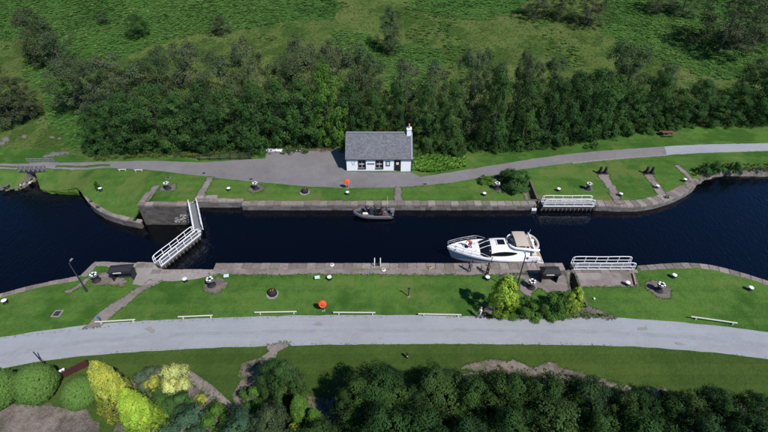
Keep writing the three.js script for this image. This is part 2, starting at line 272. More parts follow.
// water: upper level stands in the chamber, lower level below the gates
const ripple = tileNoise(1024, [[40, .8], [70, 1], [150, .7], [300, .3]], 200);
const rip = colourTex(1024, (i, x, y) => { const v = ripple[((y + x * 1) % 1024) * 1024 + (x * 2) % 1024]; return [v, v, v]; }, true);
M.water = std({ color: lin(.0013, .0017, .0032), roughness: .08, bumpMap: rip, bumpScale: .045 }); 
const flatAt = h => () => h;
const tip = [-25.3, -44.4];
structure('water', drape([[XL, ZN + 1], [XL, ZN], tip, [XL, ZF], [XL, ZF - .7], [34, ZF - .7], [60, -72], [170, -72], [170, -24], [40, -36], [34, ZN + 1]], { cell: 8, tile: 26, hf: flatAt(WU) }), M.water);
structure('water', drape([[XL, ZN + .8], [XL, ZN], tip, [XL, ZF], [XL, ZF - .7], [-34, ZF - .3], [-50, -66], [-200, -66], [-200, -18], [-60, -28], [-40, ZN + .8]], { cell: 8, tile: 26, hf: flatAt(WL) }), M.water);

// ---------------------------------------------------------------- masonry walls with coping stones
function resample(pts, step) {
  const seg = []; let tot = 0; for (let i = 1; i < pts.length; i++) { const L = Math.hypot(pts[i][0] - pts[i - 1][0], pts[i][1] - pts[i - 1][1]); seg.push(L); tot += L; }
  const n = Math.max(1, Math.round(tot / step)), out = []; for (let k = 0; k <= n; k++) { let s = tot * k / n, i = 0; while (i < seg.length - 1 && s > seg[i]) { s -= seg[i]; i++; } const t = clamp(s / seg[i]); out.push([lerp(pts[i][0], pts[i + 1][0], t), lerp(pts[i][1], pts[i + 1][1], t)]); } return out;
}
function normals(pts, side) { return pts.map((p, i) => { const a = pts[Math.max(0, i - 1)], b = pts[Math.min(pts.length - 1, i + 1)], dx = b[0] - a[0], dz = b[1] - a[1], L = Math.hypot(dx, dz) || 1; return [-dz / L * side, dx / L * side]; }); }
// block over a plan quad a b c d with small chamfer on top
function block(a, b, c, d, y0, y1, ch = .03, col) {
  const cx = (a[0] + b[0] + c[0] + d[0]) / 4, cz = (a[1] + b[1] + c[1] + d[1]) / 4, q = [a, b, c, d];
  const t = q.map(p => { const dx = cx - p[0], dz = cz - p[1], L = Math.hypot(dx, dz); return [p[0] + dx / L * ch * 1.4, p[1] + dz / L * ch * 1.4]; });
  const pos = [], tri = (...v) => { for (const p of v) pos.push(...p); }, A = (p, y) => [p[0], y, p[1]];
  for (let i = 0; i < 4; i++) { const j = (i + 1) % 4; tri(A(q[i], y0), A(q[j], y1 - ch), A(q[j], y0)); tri(A(q[i], y0), A(q[i], y1 - ch), A(q[j], y1 - ch)); if (ch > 0) { tri(A(q[i], y1 - ch), A(t[j], y1), A(q[j], y1 - ch)); tri(A(q[i], y1 - ch), A(t[i], y1), A(t[j], y1)); } }
  const T = ch > 0 ? t : q; tri(A(T[0], y1), A(T[2], y1), A(T[1], y1)); tri(A(T[0], y1), A(T[3], y1), A(T[2], y1));
  const g = tris(pos, null, col ? pos.map((_, i) => col[i % 3]) : null); return worldUv(g, 2);
}
function mergeCol(list) { return mergeGeometries(list); }
// side = +1: land lies to the left of the walking direction seen from above (towards the normal)
function quayWall(name, label, pts, o = {}) {
  const { top = 0, bottom = WU - .6, side = 1, width = 1, step = 1.15, course = .42, dark = 0, rough = .012, category = 'wall' } = o;
  const root = thing(name, label, category);
  const hgt = typeof top === 'function' ? top : () => top;
  const cp = resample(pts, step), cn = normals(cp, side), th = .34;
  if (width) for (let i = 0; i < cp.length - 1; i++) {
    const w = width * rr(.88, 1.08), p = cp[i], q = cp[i + 1], n = cn[i], m = cn[i + 1], e = rr(-.03, .02), g = .012;
    const ax = lerp(p[0], q[0], g), az = lerp(p[1], q[1], g), bx = lerp(q[0], p[0], g), bz = lerp(q[1], p[1], g), y = hgt(p[0], p[1]) + .05 + rr(-rough, rough);
    obj('coping_stone', block([ax + n[0] * e, az + n[1] * e], [bx + m[0] * e, bz + m[1] * e], [bx + m[0] * w, bz + m[1] * w], [ax + n[0] * w, az + n[1] * w], y - th, y, .035), M.coping[Math.floor(rnd() * 5)], root);
  }
  const list = []; let y = bottom, k = 0; const yTop = hgt(pts[0][0], pts[0][1]) - th + .06;
  while (y < yTop - .08) {
    const y1 = Math.min(yTop, y + course * rr(.9, 1.1)); const bp = resample(pts, rr(.75, .95) ), bn = normals(bp, side);
    for (let i = 0; i < bp.length - 1; i++) {
      const p = bp[i], q = bp[i + 1], n = bn[i], m = bn[i + 1], e = rr(.0, .05), g = .015, v = rr(.6, 1.25) * (1 - dark), c = rnd() < .5 ? [.17 * v, .15 * v, .13 * v] : [.14 * v, .13 * v, .12 * v];
      const ax = lerp(p[0], q[0], g), az = lerp(p[1], q[1], g), bx = lerp(q[0], p[0], g), bz = lerp(q[1], p[1], g);
      list.push(block([ax + n[0] * e, az + n[1] * e], [bx + m[0] * e, bz + m[1] * e], [bx + m[0] * .4, bz + m[1] * .4], [ax + n[0] * .4, az + n[1] * .4], y + .012, y1 - .012, .0, c));
    }
    y = y1; k++;
  }
  const ms = obj('masonry', mergeCol(list), M.stone, root); ms.userData.kind = 'stuff';
  const bp = resample(pts, 2), bn = normals(bp, side), bk = []; for (let i = 0; i < bp.length - 1; i++) bk.push(block([bp[i][0] + bn[i][0] * .09, bp[i][1] + bn[i][1] * .09], [bp[i + 1][0] + bn[i + 1][0] * .09, bp[i + 1][1] + bn[i + 1][1] * .09], [bp[i + 1][0] + bn[i + 1][0] * .5, bp[i + 1][1] + bn[i + 1][1] * .5], [bp[i][0] + bn[i][0] * .5, bp[i][1] + bn[i][1] * .5], bottom - .5, yTop - .03, 0, [.09, .08, .07]));
  obj('mortar_core', mergeCol(bk), M.stone, root);
  return root;
}
quayWall('lock_wall', 'long stone chamber wall with pale coping along the lawn before the cottage', [[-21.1, ZF], [22.6, ZF]], { side: -1, width: 1.05 });
quayWall('lock_wall', 'stone chamber wall with wide coping under the moored white yacht', [[-21.1, ZN], [22.4, ZN]], { side: 1, width: 1.05 });
quayWall('quoin_wall', 'tall dark stone wall beside the half-closed lower gates, with whitish stains', [[quoinX + .15, ZF], [XL - .35, ZF]], { side: -1, bottom: WL - .6, width: .8, dark: .35 });
quayWall('quoin_wall', 'stone corner wall dropping to the low curved bank below the lower gates', [[quoinX + .15, ZF - 3.2], [quoinX + .15, ZF - .02]], { side: -1, bottom: WL, width: .8, step: 1, dark: .3 });
quayWall('gate_recess_wall', 'short set-back stone wall behind the far leaf of the lower gates', [[XL - .3, ZF - .9], [-21.15, ZF - .9]], { side: -1, width: .7 });
quayWall('gate_recess_wall', 'short set-back stone wall by the concrete apron at the lower gates', [[XL - .3, ZN + 1.1], [-21.15, ZN + 1.1]], { side: 1, width: .8 });
quayWall('gate_recess_wall', 'short set-back stone wall behind the open upper gate leaf across the water', [[XR - .2, ZF - .9], [31.2, ZF - .9]], { side: -1, width: .7 });
quayWall('gate_recess_wall', 'short set-back stone wall under the open upper gate leaf beside the paved slab', [[XR - .2, ZN + 1.1], [31.2, ZN + 1.1]], { side: 1, width: .6 });
quayWall('wing_wall', 'low curved stone wing wall rounding the lawn below the lower gates', wing, { side: -1, top: hb, bottom: WL - .6, width: .75, step: 1.1 });
quayWall('wing_wall', 'curved stone wing wall round the lawn with the double posts', [[31.2, ZF], ...wingR], { side: -1, width: 1.5, step: 1.05 });
quayWall('wing_wall', 'gently curved stone edging of the lawn beside the paved slab', nearR, { side: 1, width: .9, step: 1.1 });
quayWall('wing_wall', 'straight stone edging of the lawn beside the thin leaning lamp post', nearL, { side: 1, width: .7, step: 1.1, bottom: WL - .6 });
quayWall('quay_wall', 'stone quay edge by the black control shelter below the lower gates', [nearL[nearL.length - 1], nearStep, [XL - 2.5, ZN], [XL - .35, ZN]], { side: 1, width: .8, step: 1.1, bottom: WL - .6 });
// whitish lime stain on the quoin wall
{ const w = scene.children.find(o => o.name === 'quoin_wall'), g = []; for (let i = 0; i < 46; i++) { const x = XL - .9 - rr(0, 2.6), y = -3.3 + rr(0, 2.1) * (1 - (XL - .9 - x) / 4); g.push(box(rr(.12, .5), rr(.05, .2), .03, x, y, ZF + .02)); } obj('lime_stain', g, plain(.48, .47, .44, .9), w); }
// earth banks under natural shores
function bank(label, pts, top, bottom, out, mat, sgn = 1) {
  const p = resample(pts, 1), n = normals(p, sgn), pos = [], uv = [];
  const R = (i, k) => { const j = noise(p[i][0] * .9, p[i][1] * .9 + k * 3, 71) - .5; const t = k / 3; return [p[i][0] - n[i][0] * (out * t + j * .5 - .15), lerp(top(p[i][0], p[i][1]) + .03, bottom, t * (k ? 1 : 0)) + (k && k < 3 ? j * .4 : 0), p[i][1] - n[i][1] * (out * t + j * .5 - .15)]; };
  for (let i = 0; i < p.length - 1; i++) for (let k = 0; k < 3; k++) { const a = R(i, k), b = R(i + 1, k), c = R(i + 1, k + 1), d = R(i, k + 1); for (const v of [a, b, c, a, c, d]) { pos.push(...v); uv.push(v[0] / 6, (v[1] + v[2]) / 6); } }
  const o = structure('bank', tris(pos, uv), mat); return o;
}
bank('', leftBank, groundH, WL - .5, 1.0, M.soil, -1);
bank('', creekR, groundH, WL - .5, .5, M.lawn, -1);
bank('', shoreR, groundH, WU - .5, 1.2, M.soil, -1);

// trenches beside the upper gates
for (const [T, label] of [[trenchF, 'narrow dark stone trench beside the big green shrub and far upper gate'], [trenchN, 'narrow dark stone trench between the shrubs and the paved slab']]) {
  const t = thing('stone_trench', label, 'trench'), D = -1.3;
  obj('floor', drape(T, { hf: flatAt(D), tile: 4 }), M.soil, t);
  for (let i = 0; i < 4; i++) { const a = T[i], b = T[(i + 1) % 4], L = Math.hypot(b[0] - a[0], b[1] - a[1]), nx = -(b[1] - a[1]) / L, nz = (b[0] - a[0]) / L; const c = [(T[0][0] + T[2][0]) / 2, (T[0][1] + T[2][1]) / 2]; const s = ((a[0] - c[0]) * nx + (a[1] - c[1]) * nz) > 0 ? 1 : -1; obj('side_wall', block(a, b, [b[0] + nx * s * .25, b[1] + nz * s * .25], [a[0] + nx * s * .25, a[1] + nz * s * .25], D - .1, .04, .02, [.12, .105, .09]), M.stone, t); }
}
// stones lying on the natural shores
const rockGeo = [0, 1, 2, 3].map(k => { const g = new THREE.IcosahedronGeometry(1, 1); const p = g.attributes.position; for (let i = 0; i < p.count; i++) { const x = p.getX(i), y = p.getY(i), z = p.getZ(i), f = .72 + .5 * noise(x * 1.4 + 5 + k * 9, z * 1.4 + y * 2 + 9, 300 + k); p.setXYZ(i, x * f, y * f * .7, z * f); } g.computeVertexNormals(); return g; });
function rock(x, y, z, s, mat, label, group) { const o = new THREE.Mesh(rockGeo[Math.floor(rnd() * 4)], mat); o.name = numbered('boulder'); o.position.set(x, y, z); o.scale.set(s * rr(.8, 1.3), s * rr(.7, 1), s * rr(.8, 1.2)); o.rotation.y = rr(0, 6); scene.add(o); return tag(o, label, 'boulder', group); }
for (let i = 0; i < 26; i++) { const t = rr(0, 1), p = P(lerp(699, 775, t), lerp(176, 171.5, S(0, .3, t)) + rr(-2.5, 0.6), -.5); rock(p[0], -.55 + rr(-.2, .25), p[1], rr(.22, .55), rnd() < .3 ? M.rockPale : M.rock, 'rough boulder on the weedy shore of the upper canal', 'boulders on the upper canal shore'); }
for (let i = 0; i < 22; i++) { const t = rr(0, 1), q = [[0, 189], [14, 189], [24, 185], [32, 180]], k = Math.min(2, Math.floor(t * 3)), f = t * 3 - k, p = P(lerp(q[k][0], q[k + 1][0], f), lerp(q[k][1], q[k + 1][1], f) + rr(-3, 1), -3.1); rock(p[0], -3.05 + rr(-.3, .2), p[1], rr(.15, .38), rnd() < .25 ? M.rockPale : M.rock, 'grey boulder on the bank by the track bridge', 'boulders by the small track bridge'); }
for (const [px, py, s] of [[697, 181.5, .6], [699, 179, .55], [702, 177, .5], [696, 183, .5]]) { const p = P(px, py, -.6); rock(p[0], -.6, p[1], s, M.rock, 'rough boulder on the weedy shore of the upper canal', 'boulders on the upper canal shore'); }
for (const [px, py, s] of [[268, 150.8, .55], [272, 151, .5], [277, 151, .5], [281, 151.2, .45], [287, 150.5, .4], [291, 150.3, .45], [296, 150.2, .4], [300, 150.2, .35]]) { const p = P(px, py); rock(p[0], .15, p[1], s, M.white, 'white painted boulder edging the forecourt left of the cottage', 'white boulders behind the forecourt'); }
for (const [px, py, s] of [[50, 156, .5], [54, 155, .6], [58, 154.5, .5], [63, 154, .6], [68, 153.5, .5], [46, 157, .5], [25, 137, .6], [52, 138, .4], [60, 139, .4], [6, 140, .8], [2, 144, .7]]) { const g = G(px, py); rock(g[0], g[1] + .1, g[2], s, M.rock, 'dark grey boulder on the rough slope behind the track', 'boulders on the slope behind the track'); }
// ---------------------------------------------------------------- lock gates
function gate(label, hinge, tipPt, yBottom, group) {
  const L = Math.hypot(tipPt[0] - hinge[0], tipPt[1] - hinge[1]), turn = -Math.atan2(tipPt[1] - hinge[1], tipPt[0] - hinge[0]);
  const t = thing('lock_gate', label, 'lock gate', [hinge[0], 0, hinge[1]], turn, group);
  const leaf = obj('leaf', worldUv(mergeGeometries([box(L, -yBottom - .25, .38, L / 2, (yBottom - .25) / 2, 0)].map(norm)), 3), M.oldWood, t);
  const n = Math.round(L / .62); const br = [];
  for (let i = 0; i <= n; i++) obj('rib', box(.14, -yBottom - .3, .09, L * i / n * .97 + .1, (yBottom - .25) / 2, .235), M.timber, leaf);
  for (const y of [-.42, -1.5, -2.6, -3.6]) if (y > yBottom + .1) { obj('waling', box(L, .2, .1, L / 2, y, .33), M.timber, leaf); obj('waling', box(L, .2, .1, L / 2, y, -.24), M.timber, leaf); }
  obj('top_beam', box(L, .22, .46, L / 2, -.14, 0), M.white, t);
  obj('heel_post', cyl(.26, .26, -yBottom, 0, yBottom, 0, 16), M.oldWood, t);
  const wk = thing0('walkway', t); const nb = Math.round(L / .3);
  for (let i = 0; i < nb; i++) obj('plank', box(L / nb - .03, .05, 1.0, L * (i + .5) / nb, .03 + rr(-.006, .006), 0), M.deck, wk);
  for (const s of [-1, 1]) {
    obj('edge_beam', box(L, .14, .08, L / 2, 0, s * .55), M.white, t);
    const r = thing0('handrail', t), z = s * .55, H = 1.1, m = 5;
    for (let i = 0; i <= m; i++) obj('post', bar([.3 + (L - .6) * i / m, .0, z], [.3 + (L - .6) * i / m, H - .02, z], .045), M.white, r);
    obj('top_rail', tube([[.05, .05, z], [.06, .6, z], [.12, .98, z], [.35, H, z], [L / 2, H, z], [L - .35, H, z], [L - .12, .98, z], [L - .06, .6, z], [L - .05, .05, z]], .052, 60), M.white, r);
    obj('middle_rail', bar([.08, .55, z], [L - .08, .55, z], .04), M.white, r);
  }
  return t;
}
function thing0(name, parent) { const g = new THREE.Group(); g.name = name; parent.add(g); return g; }
gate('closing lower lock gate leaf, white railed walkway reaching out from the concrete apron', [XL, ZN + .3], [tip[0] - .1, tip[1] + .25], WL - .6, 'lower lock gate leaves');
gate('lower lock gate leaf with white railed walkway reaching out from the tall stained wall', [XL, ZF - .3], [tip[0] - .1, tip[1] - .25], WL - .6, 'lower lock gate leaves');
gate('open upper lock gate leaf folded along the wall below the round-ended lawn', [XR + .15, ZF - .25], [31, ZF - .25], WU - .6, 'upper lock gate leaves');
gate('open upper lock gate leaf with white rails folded along the paved slab', [XR + .1, ZN + .55], [30.9, ZN + .55], WU - .6, 'upper lock gate leaves');

// ---------------------------------------------------------------- cottage
{
  const x0 = -6.1, x1 = 4.5, zf = -59.75, zb = -66.3, e = 2.42, rg = 5.35, zm = (zf + zb) / 2, W = x1 - x0, D = zf - zb;
  const c = thing('cottage', 'white lime-washed lock cottage with grey slate roof and one chimney', 'house', [x0, 0, zf]);
  // walls in local metres: x 0..W, z 0..-D; front wall built round its openings
  const op = [[1.95, 3.05, .62, 2.0, 'window'], [4.8, 5.9, .62, 2.0, 'window'], [7.72, 8.85, 0, 2.14, 'door']];
  const fr = []; let xs = 0; for (const [a, b, y0, y1] of op) { fr.push(box(a - xs, e, .45, (a + xs) / 2, e / 2, -.225)); if (y0 > 0) fr.push(box(b - a, y0, .45, (a + b) / 2, y0 / 2, -.225)); fr.push(box(b - a, e - y1, .45, (a + b) / 2, (e + y1) / 2, -.225)); xs = b; } fr.push(box(W - xs, e, .45, (W + xs) / 2, e / 2, -.225));
  obj('front_wall', worldUv(mergeGeometries(fr.map(norm)), 4), M.limewash, c);
  obj('rear_wall', worldUv(box(W, e, .45, W / 2, e / 2, -D + .225), 4), M.limewash, c);
  for (const gx of [0, W - .45]) { const s = new THREE.Shape(); s.moveTo(-.45, 0); s.lineTo(D - .45, 0); s.lineTo(D - .45, e); s.lineTo(D / 2, rg - .16 - .1); s.lineTo(.45 - .9 + 0, e); s.lineTo(-.45, e); const sh = new THREE.Shape([[.45, 0], [D - .45, 0], [D - .45, e], [D / 2, rg - .25], [.45, e]].map(p => new THREE.Vector2(...p))); const g = new THREE.ExtrudeGeometry(sh, { depth: .45, bevelEnabled: false }); g.rotateY(Math.PI / 2); obj('gable_wall', worldUv(g.translate(gx, 0, 0), 4), M.limewash, c); }
  // roof: sheathing slabs and courses of real slates
  const roof = thing0('roof', c), sl = Math.hypot(D / 2 + .12, rg - e + .11), ang = Math.atan2(rg - e + .11, D / 2 + .12);
  for (const s of [1, -1]) {
    const g = new THREE.BoxGeometry(W + .3, .08, sl); g.rotateX(s * ang); const my = (rg + e - .11) / 2 - .08, mz = -D / 2 + s * (D / 2 + .12) / 2; obj('sheathing', g.translate(W / 2, my, mz), M.oldWood, roof);
    const list = [], rows = 26, cs = sl / rows; for (let r = 0; r < rows; r++) { const w = .26, n = Math.ceil((W + .36) / w), off = r % 2 ? w / 2 : 0; for (let k = 0; k <= n; k++) { let a = -.18 + k * w - off, b = a + w - .012; a = Math.max(-.18, a); b = Math.min(W + .18, b); if (b - a < .04) continue; const v = rr(.7, 1.2), t = rnd(), col = t < .04 ? [.17 * v, .16 * v, .14 * v] : t < .3 ? [.105 * v, .11 * v, .125 * v] : [.125 * v, .13 * v, .145 * v]; const L = cs * 1.35, sg = new THREE.BoxGeometry(b - a, .022, L).toNonIndexed(); sg.rotateX(.045); sg.translate((a + b) / 2, .05 + rr(0, .012), -sl / 2 + 0); sg.translate(0, 0, (r + .62) * cs); sg.rotateX(s * ang); if (s < 0) { sg.scale(1, 1, 1); } sg.computeVertexNormals(); const n3 = sg.attributes.position.count; sg.setAttribute('color', new THREE.Float32BufferAttribute(Array.from({ length: n3 * 3 }, (_, i) => col[i % 3]), 3)); if (s < 0) { sg.rotateX(-s * ang); sg.rotateY(Math.PI); sg.rotateX(s * ang); } list.push(sg.translate(s < 0 ? W / 2 + W / 2 : 0, 0, 0)); } }
    const g2 = mergeGeometries(list).translate(0, my, mz); const o = obj('slates', g2, M.slate, roof); o.userData.kind = 'stuff';
  }
  for (let k = 0; k < 18; k++) obj('ridge_tile', cyl(.13, .13, .58, 0, -.29, 0, 10).rotateZ(Math.PI / 2).translate(-.1 + .3 + k * .6, rg + .07, -D / 2), M.grey, roof);
  const ch = obj('chimney', [box(.72, 1.25, .85, W - .42, rg + .12, -D / 2), box(.84, .12, .97, W - .42, rg + .78, -D / 2)], M.limewash, c);
  obj('chimney_pot', [cyl(.12, .16, .75, W - .42, rg + .84, -D / 2, 12)], plain(.42, .27, .18, .9), ch);
  obj('coping', [box(.3, .14, sl, 0, 0, 0).rotateX(ang).translate(W - .02, (rg + e - .11) / 2 + .04, -D / 2 + (D / 2 + .12) / 2)], M.grey, roof);
  for (const [a, b, y0, y1, k] of op) {
    if (k === 'window') {
      const w = thing0('window', c); const fx = (a + b) / 2, fy = (y0 + y1) / 2;
      obj('pane', box(b - a - .1, y1 - y0 - .1, .02, fx, fy, -.2), M.glass, w);
      obj('frame', [box(.09, y1 - y0, .08, a + .045, fy, -.16), box(.09, y1 - y0, .08, b - .045, fy, -.16), box(b - a - .18, .09, .08, fx, y1 - .045, -.16), box(b - a - .18, .09, .08, fx, y0 + .045, -.16)], M.black, w);
      obj('glazing_bar', [box(.05, y1 - y0 - .18, .05, fx, fy, -.165)], M.white, w); obj('glazing_bar', [box(b - a - .18, .07, .06, fx, fy, -.155)], M.white, w);
      obj('surround', [box(.1, y1 - y0 + .2, .03, a - .05, fy, .015), box(.1, y1 - y0 + .2, .03, b + .05, fy, .015), box(b - a, .1, .03, fx, y1 + .05, .015)], M.black, w);
      obj('sill', box(b - a + .24, .09, .2, fx, y0 - .045, .04), M.black, w);
    } else {
      const d = obj('door', [box(b - a - .06, y1 - .04, .06, (a + b) / 2, y1 / 2, -.2)], M.black, c); for (let i = 0; i < 4; i++) obj('board', box(.24, y1 - .12, .03, a + .18 + i * .26, y1 / 2, -.16), M.black, d); obj('notice', box(.42, .5, .02, (a + b) / 2 + .02, 1.45, -.13), M.cream, d); obj('door_handle', box(.04, .14, .05, b - .16, 1.0, -.12), M.steel, d);
    }
  }
  const sg = obj('sign_board', box(1.15, .2, .04, 3.95, 1.45, .025), M.black, c); for (let i = 0; i < 7; i++) obj('letter_mark', box(.09, .09, .01, 3.5 + i * .15, 1.45, .05), M.grey, sg);
  const nb = obj('notice_board', box(.66, .9, .06, 6.75, 1.5, .035), M.black, c); obj('notice', box(.44, .58, .02, 6.75, 1.52, .075), M.cream, nb);
  const em = thing0('wall_emblem', c); obj('emblem_swirl', tube([[.8, 1.75, .03], [.95, 1.55, .03], [1.15, 1.5, .03], [1.3, 1.7, .03], [1.25, 1.95, .03]], .03, 20), M.grey, em); obj('emblem_swirl', tube([[.9, 1.35, .03], [1.1, 1.25, .03], [1.35, 1.3, .03]], .03, 12), M.grey, em);
  obj('gutter', [new THREE.CylinderGeometry(.07, .07, W + .3, 8).rotateZ(Math.PI / 2).translate(W / 2, e - .1, .2)], M.dark, c);
  obj('downpipe', [bar([W + .02, .05, .08], [W + .02, e - .2, .08], .05)], M.dark, c);
  obj('plinth', [box(W - 1.75 + 0, .16, .06, (W - 2.9) / 2 - .02, .08, .03).scale(.99, 1, 1)], M.grey, c);
}

// ---------------------------------------------------------------- furniture of the lock
const bollard0 = (() => { const t = thing('mooring_bollard', 'b', 'bollard'); obj('post', lathe([[0, 0], [.34, 0], [.34, .06], [.22, .12], [.2, .5], [.23, .56], [.0, .56]]), M.black, t); obj('cap', lathe([[0, .72], [.2, .70], [.33, .64], [.36, .585], [.34, .545], [.235, .545], [0, .545]]), M.white, t); return t; })();
let firstB = true; function bollard(px, py, label, group) { const g = G(px, py); bollard0.scale.setScalar(.8); if (firstB) { firstB = false; bollard0.position.set(...g); tag(bollard0, label, 'bollard', group); return; } copyOf(bollard0, g, rr(0, 6), label, group); }
bollard(101, 190.5, 'white-capped black bollard on the low lawn inside the curved wing wall');
for (const [x, y] of [[229, 190.5], [347.5, 194.5], [484, 195.5]]) bollard(x, y, 'white-capped black bollard on the far lawn between cottage and chamber', 'bollards along the lawn before the cottage');
for (const [x, y] of [[558, 191], [620, 196], [656.5, 188], [684, 181.5]]) bollard(x, y, 'white-capped black bollard on the round-ended lawn beyond the upper gates', 'bollards on the round-ended lawn');
for (const [x, y] of [[185.5, 281.5], [329.5, 279.5], [487, 279.5]]) bollard(x, y, 'white-capped black bollard at the lawn edge behind the yacht quay', 'bollards along the yacht quay');
for (const [x, y] of [[626.5, 285], [673, 277.5], [749, 290]]) bollard(x, y, 'white-capped black bollard on the lawn around the paved slab', 'bollards beside the upper canal');
bollard(6, 303, 'white-capped black bollard on the lawn near the stone edging below the lock');

function pad(px, py, r, mat = M.pad, k = .024) { const g = G(px, py); const rg = ragged(Array.from({ length: 20 }, (_, i) => [g[0] + r * Math.cos(i * .314), g[2] + r * Math.sin(i * .314)]), .3, r > .9 ? .3 : .1); if (r > .9) rims.push(rg); structure('gravel_pad', drape(rg, { cell: 2, tile: 6, up: k }), mat); return g; }
const cap0 = (() => {
  const t = thing('capstan', 'c', 'capstan'); obj('drum', lathe([[0, 0], [.5, 0], [.5, .08], [.36, .14], [.26, .35], [.25, .6], [.34, .8], [.42, .86], [.42, .98], [0, .98]]), M.blackMatt, t);
  const h = obj('drumhead', lathe([[0, 1.08], [.38, 1.075], [.42, 1.04], [.42, .985], [0, .985]]), M.black, t);
  for (let i = 0; i < 5; i++) { const a = i * 1.2566, sh = new THREE.Shape(); sh.absarc(0, 0, .40, a, a + .82, false); sh.absarc(0, 0, .2, a + .82, a, true); const g = new THREE.ExtrudeGeometry(sh, { depth: .05, bevelEnabled: false, curveSegments: 6 }); g.rotateX(-Math.PI / 2); obj('head_segment', g.translate(0, 1.07, 0), M.white, t); }
  obj('rim', new THREE.TorusGeometry(.42, .035, 8, 24).rotateX(Math.PI / 2).translate(0, .92, 0), M.grey, t); return t;
})();
let firstC = true; function capstan(px, py, label, r, dx = .2, dz = .1) { pad(px, py, r * .8); const g = G(px - 2, py); const p = [g[0] + dx, g[1] + .02, g[2] + dz]; if (firstC) { firstC = false; cap0.position.set(...p); cap0.userData.label = label; cap0.userData.group = 'capstans of the lock'; } else copyOf(cap0, p, rr(0, 6), label); }
capstan(169, 188.5, 'black and white capstan on the lawn above the tall stained wall', 1.5);
capstan(257, 188.5, 'black and white capstan on a gravel disc on the lawn left of cottage', 1.5);
capstan(497, 188.5, 'black and white capstan on gravel beside the clipped yellow-green shrub', 1.2);
capstan(588, 189, 'black and white capstan on the round-ended lawn behind the far upper gate', 1.0);
capstan(216, 286, 'black and white capstan on a gravel disc near the concrete apron', 1.7, -.3, -.1);
capstan(101, 280, 'black and white capstan on bare soil beside the black control shelter', .6, -.2);
capstan(530, 287, 'black and white capstan between the quay lamp post and the shelter', .6, .3);
capstan(659, 290, 'black and white capstan on a round soil patch beyond the paved slab', 1.7, .1);

for (const [px, py, label] of [[272, 293.5, 'squat black winch head with two orange bars on the yacht-side lawn'], [304.5, 191.5, 'squat black winch head on a pale disc on the cottage-side lawn']]) {
  const g = pad(px + .5, py + 1, .75, M.concrete); const t = thing('sluice_winch', label, 'winch', [g[0], g[1] + .02, g[2] - .1]);
  obj('housing', lathe([[0, 0], [.52, 0], [.52, .3], [.44, .55], [.3, .62], [0, .62]], 20), M.blackMatt, t);
  for (const s of [-1, 1]) obj('handle', bar([s * .12, .6, -.25], [s * .12, .7, .2], .05), plain(.42, .20, .05, .7), t); obj('spindle', cyl(.07, .09, .28, 0, .6, 0, 10), M.dark, t);
}
// lifebuoys on posts
for (const [px, py, label] of [[347.5, 188.5, 'orange lifebuoy housing on a post at the road edge before the cottage'], [323.5, 311, 'orange lifebuoy housing on a post on the yacht-side lawn']]) {
  const g = G(px, py), t = thing('lifebuoy_station', label, 'lifebuoy', g); obj('post', box(.09, 1.1, .09, 0, .55, -.08), M.dark, t); obj('foot', box(.35, .06, .3, 0, .03, -.05), M.concrete, t);
  const h = obj('housing', lathe([[0, 0], [.30, .0], [.42, .03], [.46, .09], [.42, .16], [.0, .19]], 28).rotateX(Math.PI / 2 - .35).translate(0, 1.25, -.02), M.orange, t);
  obj('ring', new THREE.TorusGeometry(.31, .06, 8, 28).rotateX(-.35).translate(0, 1.22, .14), plain(.78, .13, .03, .5), h); obj('hub', lathe([[0, 0], [.1, 0], [.1, .05], [0, .06]], 12).rotateX(Math.PI / 2 - .35).translate(0, 1.21, .16), plain(.5, .03, .01, .5), h);
}
// black control shelters
for (const [px, py, turn, label] of [[123, 282, .12, 'black hip-roofed control shelter beside the path to the lower gates'], [549, 284, 0, 'black hip-roofed control shelter behind the yacht stern']]) {
  const g = G(px, py), t = thing('control_shelter', label, 'shelter', [g[0], 0, g[2] - .6], turn), w = px < 200 ? 2.5 : 2.1, d = 1.25, h = 1.6;
  for (const s of [-1, 1]) obj('side_wall', box(.08, h, d - .25, s * (w / 2 - .12), h / 2, -.08), M.blackMatt, t);
  obj('rear_wall', box(w - .3, h, .07, 0, h / 2, -d / 2 + .05), M.blackMatt, t); obj('front_fascia', box(w - .1, .34, .06, 0, h - .1, d / 2 - .06), M.blackMatt, t);
  const a = [[-w / 2 - .08, h, d / 2 - .05], [w / 2 + .08, h, d / 2 - .05], [w / 2 + .12, h, -d / 2 - .12], [-w / 2 - .12, h, -d / 2 - .12]], b = [[-w / 2 + .35, h + .38, .12], [w / 2 - .35, h + .38, .12], [w / 2 - .35, h + .38, -.2], [-w / 2 + .35, h + .38, -.2]], ps = []; for (let i = 0; i < 4; i++) { const j = (i + 1) % 4; for (const v of [a[i], a[j], b[j], a[i], b[j], b[i]]) ps.push(...v); } for (const v of [b[0], b[1], b[2], b[0], b[2], b[3], a[0], a[2], a[1], a[0], a[3], a[2]]) ps.push(...v);
  obj('roof', tris(ps), M.blackMatt, t); const sgn = obj('sign_plate', box(.9, .13, .03, -.2, h - .08, d / 2 - .01), M.white, t); for (let i = 0; i < 6; i++) obj('letter_mark', box(.07, .07, .01, -.55 + i * .13, h - .08, d / 2 + .01), M.grey, sgn);
  const ds = obj('control_desk', [box(1.4, .8, .4, 0, .4, -.3), box(1.4, .05, .46, 0, .83, -.27)], M.dark, t); obj('control_panel', box(.5, .04, .3, -.3, .88, -.2, 0), M.cream, ds); obj('control_panel', box(.3, .04, .2, .45, .88, -.2), M.steel, ds);
}
